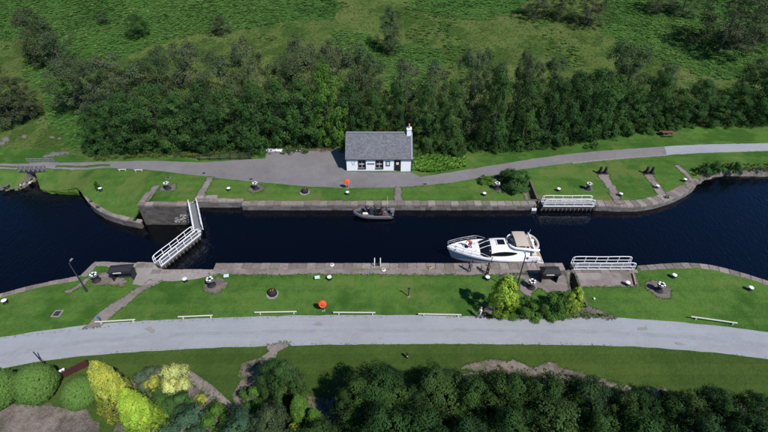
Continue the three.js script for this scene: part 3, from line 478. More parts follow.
// lamp posts, small posts
for (const [px, py, h, label] of [[87, 291.5, 4.6, 'thin dark lamp post on the lawn edge below the lower gates'], [515, 293, 6.0, 'thin dark lamp post on the quay beside the yacht stern']]) {
  const g = G(px, py), t = thing('lamp_post', label, 'lamp post', g); obj('pole', [cyl(.055, .085, h, 0, 0, 0, 10)], M.dark, t); obj('base_door', [cyl(.13, .14, 1.0, 0, 0, 0, 10)], M.dark, t); obj('arm', bar([0, h - .05, 0], [0, h + .05, -.5], .04), M.dark, t); const l = obj('lantern', [box(.18, .09, .36, 0, h + .08, -.5)], M.grey, t); obj('lens', box(.12, .03, .26, 0, h + .02, -.5), M.glass, l);
}
{ const g = G(408.5, 296.5), t = thing('sign_post', 'slim dark post with a small plate on the yacht-side lawn', 'post', g); obj('post', cyl(.05, .06, 1.45, 0, 0, 0, 8), M.dark, t); obj('plate', box(.3, .22, .05, 0, 1.42, .04), M.dark, t); obj('foot', cyl(.16, .18, .08, 0, 0, 0, 12), M.concrete, t); }
{ const g = G(101, 321), t = thing('marker_post', 'short blue marker post at the foot of the lawn path', 'post', g); obj('post', box(.16, .8, .1, 0, .4, 0), plain(.03, .10, .24, .6), t); obj('plate', box(.3, .3, .04, 0, .72, .07), plain(.05, .17, .36, .5), t); }
for (const [px, py, label] of [[227, 277.5, 'small pale green sign plate beside the capstan near the apron'], [317.5, 279, 'small pale green sign plate beside the middle quay bollard']]) { const g = G(px, py), t = thing('ground_sign', label, 'sign', g, .2); obj('stake', box(.06, .4, .06, 0, .2, -.05), M.dark, t); obj('plate', box(.6, .05, .42, 0, .42, 0).rotateX(.25), plain(.42, .62, .55, .5), t); }
{ const g = G(57.5, 314), t = thing('inspection_hatch', 'dark metal inspection hatch in a stone frame on the sloping lawn', 'hatch', g); obj('frame', [box(.9, .1, .12, 0, .06, .4), box(.9, .1, .12, 0, .06, -.4), box(.12, .1, .68, .39, .06, 0), box(.12, .1, .68, -.39, .06, 0)], M.concrete, t); obj('cover', box(.66, .08, .66, 0, .05, 0), M.dark, t); }
for (const [px, py] of [[168, 178], [251, 179.5], [425, 184.5], [204, 173.5]]) { const g = G(px, py), t = thing('drain_cover', 'small dark drain cover at the road edge by the far lawn', 'drain cover', g, 0, 'drain covers along the far road'); obj('grate', box(.55, .07, .4, 0, .06, 0), M.dark, t); obj('frame', box(.7, .05, .55, 0, .04, 0), M.grey, t); }
{ const g = G(407, 358), t = thing('litter_post', 'short dark post with a pale sticker on the lawn south of the road', 'post', g); obj('post', box(.16, .7, .16, 0, .35, 0), M.blackMatt, t); obj('sticker', box(.12, .16, .02, .02, .4, .09), M.cream, t); obj('top', box(.22, .06, .22, 0, .73, 0), M.blackMatt, t); }
{ const g = G(594, 299.5), t = thing('ground_marker', 'tiny white peg in the lawn below the paved slab', 'marker', g); obj('peg', cyl(.07, .07, .18, 0, 0, 0, 10), M.white, t); obj('disc', cyl(.11, .11, .03, 0, .18, 0, 12), M.white, t); }
{ const a = P(632.5, 274), b = P(635.5, 286), t = thing('timber_edging', 'short timber edging board along the end of the paved slab', 'edging'); obj('board', beam([a[0], .1, a[1]], [b[0], .1, b[1]], .16, .22), plain(.30, .21, .12, .9), t); obj('peg', box(.1, .3, .1, b[0] + .12, .15, b[1]), M.timber, t); }
// low roadside rails
for (const [x0, y0, x1, y1] of [[96.5, 324.5, 136.5, 322], [179, 319.3, 213.5, 317.8], [255, 314.8, 297, 314], [333.5, 314.8, 375.5, 315], [418, 316.3, 461, 317.2], [689.5, 319, 735.5, 325.5]]) {
  const a = P(x0, y0), b = P(x1, y1), L = Math.hypot(b[0] - a[0], b[1] - a[1]), t = thing('roadside_rail', 'low cream rail on two short posts along the roadside lawn', 'rail', [a[0], 0, a[1]], -Math.atan2(b[1] - a[1], b[0] - a[0]), 'low rails along the near road');
  obj('rail', box(L, .09, .1, L / 2, .42, 0), M.cream, t); for (const f of [.13, .93]) obj('post', box(.1, .4, .1, L * f, .19, -.03), M.cream, t);
}
for (const [x0, x1, py] of [[119, 126, 171.2], [135, 142.5, 171.8]]) { const p = G(x0, py), q = G(x1, py), L = q[0] - p[0], t = thing('roadside_rail', 'very short cream rail at the far road edge above the low lawn', 'rail', [p[0], p[1], p[2]], 0, 'short rails on the far road edge'); obj('rail', box(L, .1, .12, L / 2, .38, 0), M.cream, t); for (const f of [.1, .9]) obj('post', box(.1, .36, .1, L * f, .17, -.02), M.cream, t); }
{ const t = thing('kerb', 'pale kerb stones along the lower edge of the tarmac bend', 'kerb'), p = GP([[572, 163.4], [600, 160.6], [635, 157.6], [667, 155.5]]), r = resample(p, 1.0); for (let i = 0; i < r.length - 1; i++) obj('kerb_stone', box(Math.hypot(r[i + 1][0] - r[i][0], r[i + 1][1] - r[i][1]) - .04, .16, .2, (r[i][0] + r[i + 1][0]) / 2, .05, (r[i][1] + r[i + 1][1]) / 2, -Math.atan2(r[i + 1][1] - r[i][1], r[i + 1][0] - r[i][0])), M.concrete, t); }
// ladder with grab rails on the quay, rope coils
{ const g = P(377.5, 264.5), t = thing('quay_ladder', 'dark ladder with two pale grab hoops at the quay edge', 'ladder', [g[0], 0, ZN]); for (const s of [-1, 1]) { obj('grab_rail', tube([[s * .36, -.1, -.15], [s * .36, .7, -.16], [s * .36, .95, .1], [s * .36, .7, .55], [s * .36, .0, .62]], .06, 24), M.cream, t); obj('stile', bar([s * .28, -1.6, -.14], [s * .28, .1, -.14], .04), M.dark, t); } for (let i = 0; i < 5; i++) obj('rung', bar([-.28, -1.4 + i * .3, -.14], [.28, -1.4 + i * .3, -.14], .025), M.dark, t); obj('step_plate', box(.7, .05, .5, 0, .08, .3), M.dark, t); }
for (const [px, py, m, label] of [[383.5, 270.5, M.cream, 'small coil of pale rope on the quay beside the ladder'], [430, 268, plain(.35, .27, .17, .9), 'small coil of tan rope on the quay coping ahead of the yacht'], [332, 265.5, M.cream, 'small white rope coil on the quay coping near the middle bollard']]) { const g = P(px, py), t = thing('rope_coil', label, 'rope', [g[0], .06, g[1]]); for (let i = 0; i < 3; i++) obj('loop', new THREE.TorusGeometry(.26 - i * .05, .045, 6, 20).rotateX(Math.PI / 2).translate(0, .05 + i * .06, 0), m, t); }
// double black posts
for (const [px, py, label] of [[602, 173.5, 'pair of black mooring posts at the head of the broad gravel strip'], [648.5, 173.5, 'pair of black mooring posts at the head of the strip to the point']]) { const g = G(px, py), t = thing('mooring_posts', label, 'mooring posts', g); obj('base', box(1.7, .12, .7, 0, .07, 0), M.blackMatt, t); for (const s of [-1, 1]) obj('post', lathe([[0, 0], [.3, 0], [.24, .5], [.17, .95], [.22, 1.02], [.2, 1.12], [0, 1.16]], 14).translate(s * .42, .1, 0), M.blackMatt, t); }
{ const g = G(666.5, 198), t = thing('mooring_ring', 'dark iron mooring ring on the rounded coping', 'ring', [g[0], .08, g[2]]); obj('plate', box(.7, .06, .4, 0, .0, 0), M.dark, t); obj('ring', new THREE.TorusGeometry(.22, .05, 8, 18).translate(0, .24, 0), M.dark, t); }
for (const [px, py] of [[90, 203], [97, 209]]) { const g = P(px, py, hb), t = thing('mooring_ring', 'dark iron mooring ring on the curved low wing wall', 'ring', [g[0], hb + .08, g[1] - .3], 0, 'rings on the low wing wall'); obj('plate', box(.5, .06, .35, 0, 0, 0), M.dark, t); obj('ring', new THREE.TorusGeometry(.18, .045, 8, 18).translate(0, .2, 0), M.dark, t); }
{ const t = thing('fender_block', 'white fender block hung on the chamber wall beside the far upper gate', 'fender', [P(534, 210, -.8)[0], -.75, ZF + .12]); obj('block', box(.7, .35, .22, 0, 0, 0), M.white, t); obj('chain', bar([0, .1, -.02], [0, .8, -.1], .03), M.dark, t); }
// fences
{ const a = G(200, 160.5), b = G(251, 159), t = thing('post_and_rail_fence', 'dark post-and-rail fence on the verge before the trees', 'fence', [0, 0, 0]); for (let i = 0; i <= 5; i++) { const f = i / 5, x = lerp(a[0], b[0], f), z = lerp(a[2], b[2], f); obj('post', box(.16, 1.35, .16, x, .67, z), M.oldWood, t); } for (const y of [.4, .8, 1.2]) obj('rail', beam([a[0], y, a[2] + .1], [b[0], y, b[2] + .1], .06, .12), M.oldWood, t); }
{ const a = G(266, 152), b = G(346, 152), t = thing('retaining_wall', 'low brown retaining wall at the back of the forecourt', 'wall'); const n = 14; for (let i = 0; i < n; i++) obj('block', box((b[0] - a[0]) / n - .03, rr(.34, .46), .35, lerp(a[0], b[0], (i + .5) / n), .2, a[2] - .5 + rr(-.04, .04)), i % 3 ? plain(.15, .115, .07, .95) : plain(.20, .16, .10, .95), t); }
{ // track bridge
  const a = G(20, 171.5), b = G(47, 170.5), h = groundH(a[0], a[2]), t = thing('track_bridge', 'small timber bridge with cross-braced parapets carrying the track over the burn', 'bridge');
  const bk = G(47, 161), zb = bk[2]; obj('deck', box(b[0] - a[0] + 1, .35, a[2] - zb, (a[0] + b[0]) / 2, h - .2, (a[2] + zb) / 2), M.timber, t);
  for (const z of [a[2], zb]) { const p = thing0('parapet', t), n = 6; for (let i = 0; i <= n; i++) { const x = lerp(a[0], b[0], i / n); obj('post', box(.2, 1.15, .2, x, h + .5, z), M.timber, p); if (i < n) { const x2 = lerp(a[0], b[0], (i + 1) / n); obj('brace', beam([x, h + .05, z + .02], [x2, h + .95, z + .02], .09, .13), M.grey, p); obj('brace', beam([x, h + .95, z - .06], [x2, h + .05, z - .06], .09, .13), M.grey, p); } } obj('rail', box(b[0] - a[0] + .2, .14, .18, (a[0] + b[0]) / 2, h + 1.05, z), M.timber, p); obj('beam', box(b[0] - a[0] + .4, .5, .24, (a[0] + b[0]) / 2, h - .25, z + .02), M.blackMatt, p); }
  for (const x of [P(36, 174, -3)[0] - .4, P(41, 174, -3)[0] + .4]) obj('abutment', box(.8, 3.2, a[2] - zb + .3, x, h - 2.0, (a[2] + zb) / 2), M.rock, t);
}
{ const g = G(666, 135.5), t = thing('picnic_table', 'rust-brown timber picnic table on the bank below the far trees', 'picnic table', g, .05); const tp = thing0('table_top', t); for (let i = 0; i < 4; i++) obj('plank', box(2.2, .05, .18, 0, .76, -.3 + i * .2), M.wood, tp); for (const s of [-1, 1]) { const bn = thing0('bench_seat', t); for (let i = 0; i < 2; i++) obj('plank', box(2.2, .05, .16, 0, .46, s * .75 + (i - .5) * .18), M.wood, bn); for (const e of [-1, 1]) obj('leg', beam([s * .8, 0, e * .62], [s * .8, .74, e * .2], .1, .09), M.wood, t); obj('cross_bar', box(.1, .1, 1.7, s * .8, .4, 0), M.wood, t); } }
{ // red brown board fence in the garden, with leaning dark post and wire
  const a = P(58, 377, .5), b = P(86, 363.5, .5), t = thing('board_fence', 'low red-brown board fence between round bush and yellow conifer', 'fence'); const n = 16; for (let i = 0; i < n; i++) { const f = (i + .5) / n; obj('board', box(.19, .85, .035, lerp(a[0], b[0], f), 0.47 + rr(-.03, .03), lerp(a[1], b[1], f), -Math.atan2(b[1] - a[1], b[0] - a[0])), M.redWood, t); } for (const y of [.3, .72]) obj('rail', beam([a[0], y, a[1] - .06], [b[0], y, b[1] - .06], .05, .1), M.redWood, t);
  for (const f of [0, .5, 1]) obj('post', box(.12, .9, .12, lerp(a[0], b[0], f), .45, lerp(a[1], b[1], f) - .14), M.redWood, t); obj('cap_board', beam([a[0], .92, a[1]], [b[0], .92, b[1]], .12, .04), M.redWood, t); }
{ const a = P(39.5, 359, .3), b = P(57, 377, .3), t = thing('wire_fence', 'thin dark wire fence running from the road to the board fence', 'fence'); for (let i = 0; i < 4; i++) { const f = i / 3; obj('post', bar([lerp(a[0], b[0], f), 0, lerp(a[1], b[1], f)], [lerp(a[0], b[0], f), i ? 1.0 : 1.5, lerp(a[1], b[1], f)], .05), M.blackMatt, t); } for (const y of [.4, .85]) obj('wire', bar([a[0], y, a[1]], [b[0], y, b[1]], .02), M.blackMatt, t); }
for (const [px, py] of [[58, 374], [61.5, 371.5], [64.5, 370.5]]) { const fa = P(58, 377, .5), fb = P(86, 363.5, .5), f = (px - 56) / 30; const t = thing('flower_pot', 'small pale pot on top of the red-brown board fence', 'pot', [lerp(fa[0], fb[0], f), .94, lerp(fa[1], fb[1], f)], 0, 'pale pots on the board fence'); obj('pot', lathe([[0, 0], [.08, 0], [.12, .2], [.13, .2], [.13, .23], [.1, .23], [0, .2]], 12), M.white, t); }

// ---------------------------------------------------------------- boats
{
  const L = 11.3, y = thing('motor_yacht', 'white motor yacht with tan canopy moored along the quay', 'yacht', [8.1, WU, -40.5]);
  const hb_ = u => u < 0 ? 0 : 1.98 * Math.pow(Math.sin(Math.min(1, u / 6.4) * Math.PI / 2), .72) * (1 - .06 * S(8, 11.3, u)), sheer = u => 1.78 - .6 * S(0, 9, u), stemU = v => .9 * (1 - v);
  // hull sides: v 0 keel line .. 1 sheer
  const pos = [], NU = 36, NV = 8, pt = (i, j, s) => { const v = j / NV, u0 = stemU(v), u = u0 + (L - u0) * Math.pow(i / NU, 1.4), b = hb_((u - u0) * 1.0 + 0) * (.3 + .7 * Math.pow(v, .26)), yy = lerp(-.55, sheer(u), v); return [u, yy, s * b]; };
  for (const s of [-1, 1]) for (let i = 0; i < NU; i++) for (let j = 0; j < NV; j++) { const a = pt(i, j, s), b = pt(i + 1, j, s), c = pt(i + 1, j + 1, s), d = pt(i, j + 1, s); for (const v of [a, b, c, a, c, d]) pos.push(...v); }
  for (let j = 0; j < NV; j++) { const a = pt(NU, j, -1), b = pt(NU, j, 1), c = pt(NU, j + 1, 1), d = pt(NU, j + 1, -1); for (const v of [a, b, c, a, c, d]) pos.push(...v); }
  const gel = plain(.80, .80, .80, .22, {}), hull = obj('hull', mergeVertices(tris(pos).deleteAttribute('normal') || tris(pos)), gel, y); hull.geometry.computeVertexNormals();
  // loft of stations: [u, half width low, half width high, y low, y high]
  const loft = (st, n = 12, pw = .55) => { const ps = []; const ring = ([u, w0, w1, a, b]) => { const r = []; for (let k = 0; k <= n; k++) { const t = k / n * Math.PI, cx = Math.cos(t), sx = Math.sin(t); const h = Math.pow(Math.abs(sx), pw), w = lerp(w0, w1, h); r.push([u, lerp(a, b, h), Math.sign(cx) * Math.pow(Math.abs(cx), pw) * w]); } return r; }; const R = st.map(ring); for (let i = 0; i < R.length - 1; i++) for (let k = 0; k < n; k++) for (const v of [R[i][k], R[i + 1][k], R[i + 1][k + 1], R[i][k], R[i + 1][k + 1], R[i][k + 1]]) ps.push(...v); for (const [q, f] of [[R[0], 1], [R[R.length - 1], -1]]) for (let k = 1; k < n; k++) for (const v of f > 0 ? [q[0], q[k], q[k + 1]] : [q[0], q[k + 1], q[k]]) ps.push(...v); const g = mergeVertices((() => { const g = tris(ps); g.deleteAttribute('normal'); return g; })()); g.computeVertexNormals(); return g; };
  const dp = []; const dk = Array.from({ length: 31 }, (_, i) => .02 + (L - .02) * Math.pow(i / 30, 1.4)); for (let i = 0; i < 30; i++) for (let k = 0; k < 6; k++) { const q = (u, f) => [u, sheer(u) - .03 + .05 * (1 - f * f), hb_(u) * .985 * f]; const f0 = -1 + k / 3, f1 = -1 + (k + 1) / 3; for (const v of [q(dk[i], f0), q(dk[i], f1), q(dk[i + 1], f1), q(dk[i], f0), q(dk[i + 1], f1), q(dk[i + 1], f0)]) dp.push(...v); }
  obj('foredeck', tris(dp), plain(.76, .76, .75, .5), y);
  obj('rub_rail', [tube(Array.from({ length: 22 }, (_, i) => { const u = .05 + (L - .1) * Math.pow(i / 21, 1.3); return [u, sheer(u) - .16, hb_(u) + .02]; }), .045, 60), tube(Array.from({ length: 22 }, (_, i) => { const u = .05 + (L - .1) * Math.pow(i / 21, 1.3); return [u, sheer(u) - .16, -hb_(u) - .02]; }), .045, 60)], plain(.35, .36, .38, .5), y);
  obj('cabin_trunk', loft([[1.9, .25, .15, 1.4, 1.52], [2.6, .75, .6, 1.38, 1.66], [3.6, 1.15, .95, 1.35, 1.78], [4.6, 1.4, 1.15, 1.33, 1.86]]), gel, y);
  const sup = obj('superstructure', loft([[4.0, 1.32, 1.0, 1.35, 1.72], [4.4, 1.48, 1.12, 1.34, 1.95], [5.0, 1.56, 1.2, 1.32, 2.3], [5.6, 1.6, 1.24, 1.3, 2.5], [6.4, 1.62, 1.26, 1.28, 2.58], [8.2, 1.62, 1.28, 1.22, 2.6], [9.6, 1.6, 1.3, 1.2, 2.5], [10.3, 1.55, 1.3, 1.18, 2.2]]), gel, y);
  // glazing a little proud of the shell
  const wl = [[4.12, 1.28, .98, 1.42, 1.80], [4.42, 1.48, 1.125, 1.42, 1.985], [5.0, 1.56, 1.205, 1.42, 2.335], [5.45, 1.59, 1.235, 1.42, 2.475]].map(s => [s[0] - .02, s[1] + .01, s[2] + .02, s[3], s[4] + .012]);
  const ws = obj('windscreen', loft(wl), plain(.008, .009, .012, .05), sup); for (const s of [-1, 1]) obj('mullion', tube([[4.12, 1.83, s * .42], [4.7, 2.17, s * .45], [5.4, 2.5, s * .47]], .05, 14), gel, ws);
  for (const s of [-1, 1]) { const sh = new THREE.Shape(); sh.moveTo(0, .05); sh.bezierCurveTo(.6, .5, 2.4, .6, 3.5, .32); sh.bezierCurveTo(3.6, .1, 2.6, -.06, 1.6, -.08); sh.bezierCurveTo(.9, -.08, .2, -.05, 0, .05); const g = new THREE.ExtrudeGeometry(sh, { depth: .05, bevelEnabled: false, curveSegments: 16 }); g.translate(0, 0, -.025); g.rotateX(s * -.42); obj('side_window', g.translate(5.15, 1.72, s * 1.57), plain(.008, .009, .012, .05), sup); }
  obj('roof_hatch', box(1.0, .05, 1.0, 6.75, 2.585, 0), plain(.008, .009, .012, .08), sup); obj('hatch_frame', [box(1.16, .04, .1, 6.75, 2.60, .55), box(1.16, .04, .1, 6.75, 2.60, -.55), box(.1, .04, 1.0, 6.22, 2.60, 0), box(.1, .04, 1.0, 7.28, 2.60, 0)], gel, sup);
  const fly = thing0('flybridge', y);
  const coam = []; for (const s of [-1, 1]) coam.push(tube([[7.7, 2.68, s * .2], [7.85, 2.7, s * .9], [8.3, 2.72, s * 1.25], [9.5, 2.66, s * 1.4], [10.9, 2.45, s * 1.42], [11.35, 2.3, s * 1.2]], .17, 30, 8)); obj('coaming', coam, gel, fly);
  obj('floor', box(2.9, .06, 2.3, 9.4, 2.52, 0), plain(.30, .24, .17, .8), fly);
  { const ps = [], q = (a, r, yy) => [8.35 - r * Math.cos(a), yy, r * 1.45 * Math.sin(a)]; for (let i = 0; i < 14; i++) { const a0 = -1.35 + i * 2.7 / 14, a1 = -1.35 + (i + 1) * 2.7 / 14; const A = q(a0, .82, 2.78), B = q(a1, .82, 2.78), C = q(a1, .52, 3.18), D = q(a0, .52, 3.18); for (const v of [A, B, C, A, C, D]) ps.push(...v); } obj('screen', tris(ps), plain(.02, .028, .05, .06), fly); }
  const tan = plain(.47, .41, .33, .85, { bumpMap: nFine, bumpScale: .003 });
  obj('helm_seat', [box(.45, .45, .9, 9.0, 2.78, .35), box(.15, .5, .9, 9.25, 3.0, .35)], plain(.7, .68, .63, .6), fly);
  obj('bench_seat', [tube([[10.0, 2.6, -1.1], [11.0, 2.55, -1.08], [11.35, 2.5, -.5], [11.4, 2.5, 0], [11.35, 2.5, .5], [11.0, 2.55, 1.08], [10.0, 2.6, 1.1]], .2, 40, 8)], tan, fly);
  { const g = new THREE.BoxGeometry(1.6, .06, 2.8, 8, 1, 10), p = g.attributes.position; for (let i = 0; i < p.count; i++) { const x = p.getX(i), z = p.getZ(i); p.setY(i, p.getY(i) - .13 * Math.pow(z / 1.47, 2) - .05 * Math.pow(x / .97, 2)); } g.computeVertexNormals(); const bm = obj('canopy', g.translate(9.15, 3.28, 0), tan, fly); for (const s of [-1, 1]) for (const [xa, xb] of [[8.5, 8.9], [9.8, 9.5]]) obj('canopy_pole', bar([xb, 2.65, s * 1.32], [xa, 3.16, s * 1.3], .025), M.steel, bm); }
  obj('radar_arch', [tube([[10.75, 2.4, -1.4], [10.5, 2.95, -1.32], [10.4, 3.15, -1.0], [10.38, 3.2, 0], [10.4, 3.15, 1.0], [10.5, 2.95, 1.32], [10.75, 2.4, 1.4]], .12, 40, 8)], gel, fly);
  obj('radar_dome', lathe([[0, 0], [.26, 0], [.28, .1], [.2, .2], [0, .22]], 16).translate(10.4, 3.3, .55), gel, fly); obj('antenna', bar([10.4, 3.2, -.9], [10.55, 3.9, -.92], .015), M.white, fly);
  for (const s of [-1, 1]) obj('cockpit_side', box(1.3, .55, .18, 10.7, 1.4, s * 1.75), gel, y); obj('cockpit_sole', box(1.6, .05, 3.3, 10.4, 1.22, 0), plain(.36, .26, .16, .8), y); obj('cockpit_seat', box(.55, .4, 2.7, 10.95, 1.42, 0), plain(.66, .6, .5, .8), y);
  const pl = thing0('swim_platform', y); obj('platform_base', box(1.0, .12, 3.3, 11.75, .42, 0), gel, pl); for (let i = 0; i < 9; i++) obj('plank', box(.085, .03, 3.1, 11.36 + i * .1, .495, 0), plain(.40, .27, .16, .8), pl);
  for (const s of [-1, 1]) obj('stern_quarter', box(.7, .7, .55, 11.35, .85, s * 1.45), gel, y);
  // pulpit rails
  for (const s of [-1, 1]) { const rl = thing0('guard_rail', y), us = [.25, 1.0, 1.9, 2.9, 4.0, 5.2]; const tp = us.map((u, i) => [u - (i ? 0 : .15), sheer(u) + (i < 5 ? .68 : .3), s * Math.max(.08, hb_(u) * .95)]); obj('top_rail', tube([[.02, sheer(0) + .66, 0], ...tp], .03, 40), M.steel, rl); obj('mid_rail', tube([[.05, sheer(0) + .36, 0], ...tp.map(p => [p[0], p[1] - .3, p[2]])].slice(0, 6), .02, 40), M.steel, rl); us.forEach((u, i) => obj('stanchion', bar([u, sheer(u), s * Math.max(.08, hb_(u) * .95)], tp[i], .022), M.steel, rl)); }
  obj('fore_hatch', box(.5, .05, .5, 2.45, 1.68, -.1), plain(.01, .012, .015, .1), y); obj('anchor_winch', [cyl(.1, .12, .16, 1.15, 1.72, 0), box(.35, .08, .2, .85, 1.74, 0)], M.steel, y);
  for (const [u, s] of [[1.0, 1], [1.0, -1], [5.6, 1], [10.9, 1]]) obj('cleat', [box(.26, .05, .05, u, sheer(u) + .08, s * hb_(u) * .86), box(.06, .08, .05, u, sheer(u) + .03, s * hb_(u) * .86)], M.steel, y);
  for (const u of [3.2, 5.5, 7.6, 9.8]) obj('fender', [new THREE.CapsuleGeometry(.12, .4, 6, 12).translate(u, .75, hb_(u) + .13)], plain(.05, .055, .08, .6), y);
  for (const [u, s, z] of [[3.6, 1, .7], [3.6, -1, -.55], [4.0, 1, .25]]) obj('deck_vent', cyl(.07, .08, .06, u, 1.72, z, 10), M.steel, y);
}
{ const ln = (label, a, b) => { const o = obj('mooring_line', tube([a, [(a[0] + b[0]) / 2, (a[1] + b[1]) / 2 - .15, (a[2] + b[2]) / 2], b], .03, 16), plain(.03, .03, .04, .9)); tag(o, label, 'rope'); }; ln('dark mooring line from the yacht midship down to the quay bollard', [13.7, .45, -38.95], [P(487, 279)[0], .4, P(487, 279)[1]]); ln('dark mooring line from the yacht stern to the quay ring', [19.0, .35, -38.95], [18.2, .08, -37.8]); }
{
  const r = thing('rigid_inflatable_boat', 'dark grey rigid inflatable boat with console alongside the far chamber wall', 'boat', [-4.5, WU, -49.25]);
  const hy = plain(.045, .048, .06, .55), L = 5.5; const tb = [[L, .32, -.92], [4, .34, -.95], [2.2, .38, -.92], [.9, .5, -.62], [.15, .62, 0], [.9, .5, .62], [2.2, .38, .92], [4, .34, .95], [L, .32, .92]];
  obj('tube', [tube(tb, .25, 70, 12), new THREE.ConeGeometry(.25, .4, 12).rotateZ(-Math.PI / 2).translate(L + .2, .32, .92), new THREE.ConeGeometry(.25, .4, 12).rotateZ(-Math.PI / 2).translate(L + .2, .32, -.92)], hy, r); obj('grab_line', [tube(tb.map(p => [p[0], p[1] + .25, p[2]]), .03, 60)], plain(.3, .3, .32, .8), r);
  const hs = new THREE.Shape(); hs.moveTo(.3, 0); hs.quadraticCurveTo(1.2, .85, 2.4, .85); hs.lineTo(L, .85); hs.lineTo(L, -.85); hs.lineTo(2.4, -.85); hs.quadraticCurveTo(1.2, -.85, .3, 0); const hg = new THREE.ExtrudeGeometry(hs, { depth: .4, bevelEnabled: true, bevelSize: .05, bevelThickness: .08, bevelSegments: 2 }); hg.rotateX(Math.PI / 2); obj('hull', hg.translate(0, .22, 0), M.dark, r); obj('floor', box(3, .04, 1.4, 3.6, .34, 0), plain(.12, .125, .13, .8), r);
  const cs = obj('console', [box(.5, .8, .75, 2.7, .72, 0), box(.28, .2, .7, 2.55, 1.2, 0).rotateZ(0)], M.dark, r); obj('screen', box(.03, .35, .7, 2.45, 1.42, 0), M.glass, cs); obj('wheel', new THREE.TorusGeometry(.18, .025, 6, 18).rotateY(Math.PI / 2).translate(3.05, 1.05, 0), M.black, cs);
  obj('jockey_seat', [box(.9, .45, .38, 3.6, .58, .38), box(.12, .35, .38, 4.0, .95, .38)], M.black, r); obj('jockey_seat', [box(.9, .45, .38, 3.6, .58, -.38), box(.12, .35, .38, 4.0, .95, -.38)], M.black, r);
  const eq = thing0('frame', r); obj('arch', [tube([[4.9, .4, -.7], [4.95, 1.5, -.65], [4.95, 1.9, -.3], [4.95, 1.9, .3], [4.95, 1.5, .65], [4.9, .4, .7]], .05, 40)], M.dark, eq); obj('aerial', bar([4.95, 1.85, -.45], [5.0, 3.0, -.5], .025), M.cream, eq); obj('aerial', bar([4.95, 1.85, .45], [5.0, 2.9, .5], .025), M.cream, eq);
  const ob = obj('outboard_motor', [box(.55, .5, .4, 5.75, .95, 0), box(.25, .8, .2, 5.8, .4, 0)], plain(.20, .21, .22, .4), r); obj('cowl_stripe', box(.56, .06, .41, 5.75, 1.0, 0), M.steel, ob); obj('dry_bag', [new THREE.CapsuleGeometry(.2, .45, 6, 12).rotateZ(Math.PI / 2).translate(1.75, .55, .25)], M.cream, r); obj('fuel_tank', box(.5, .3, .4, 4.5, .52, .45), plain(.3, .04, .03, .5), r);
}
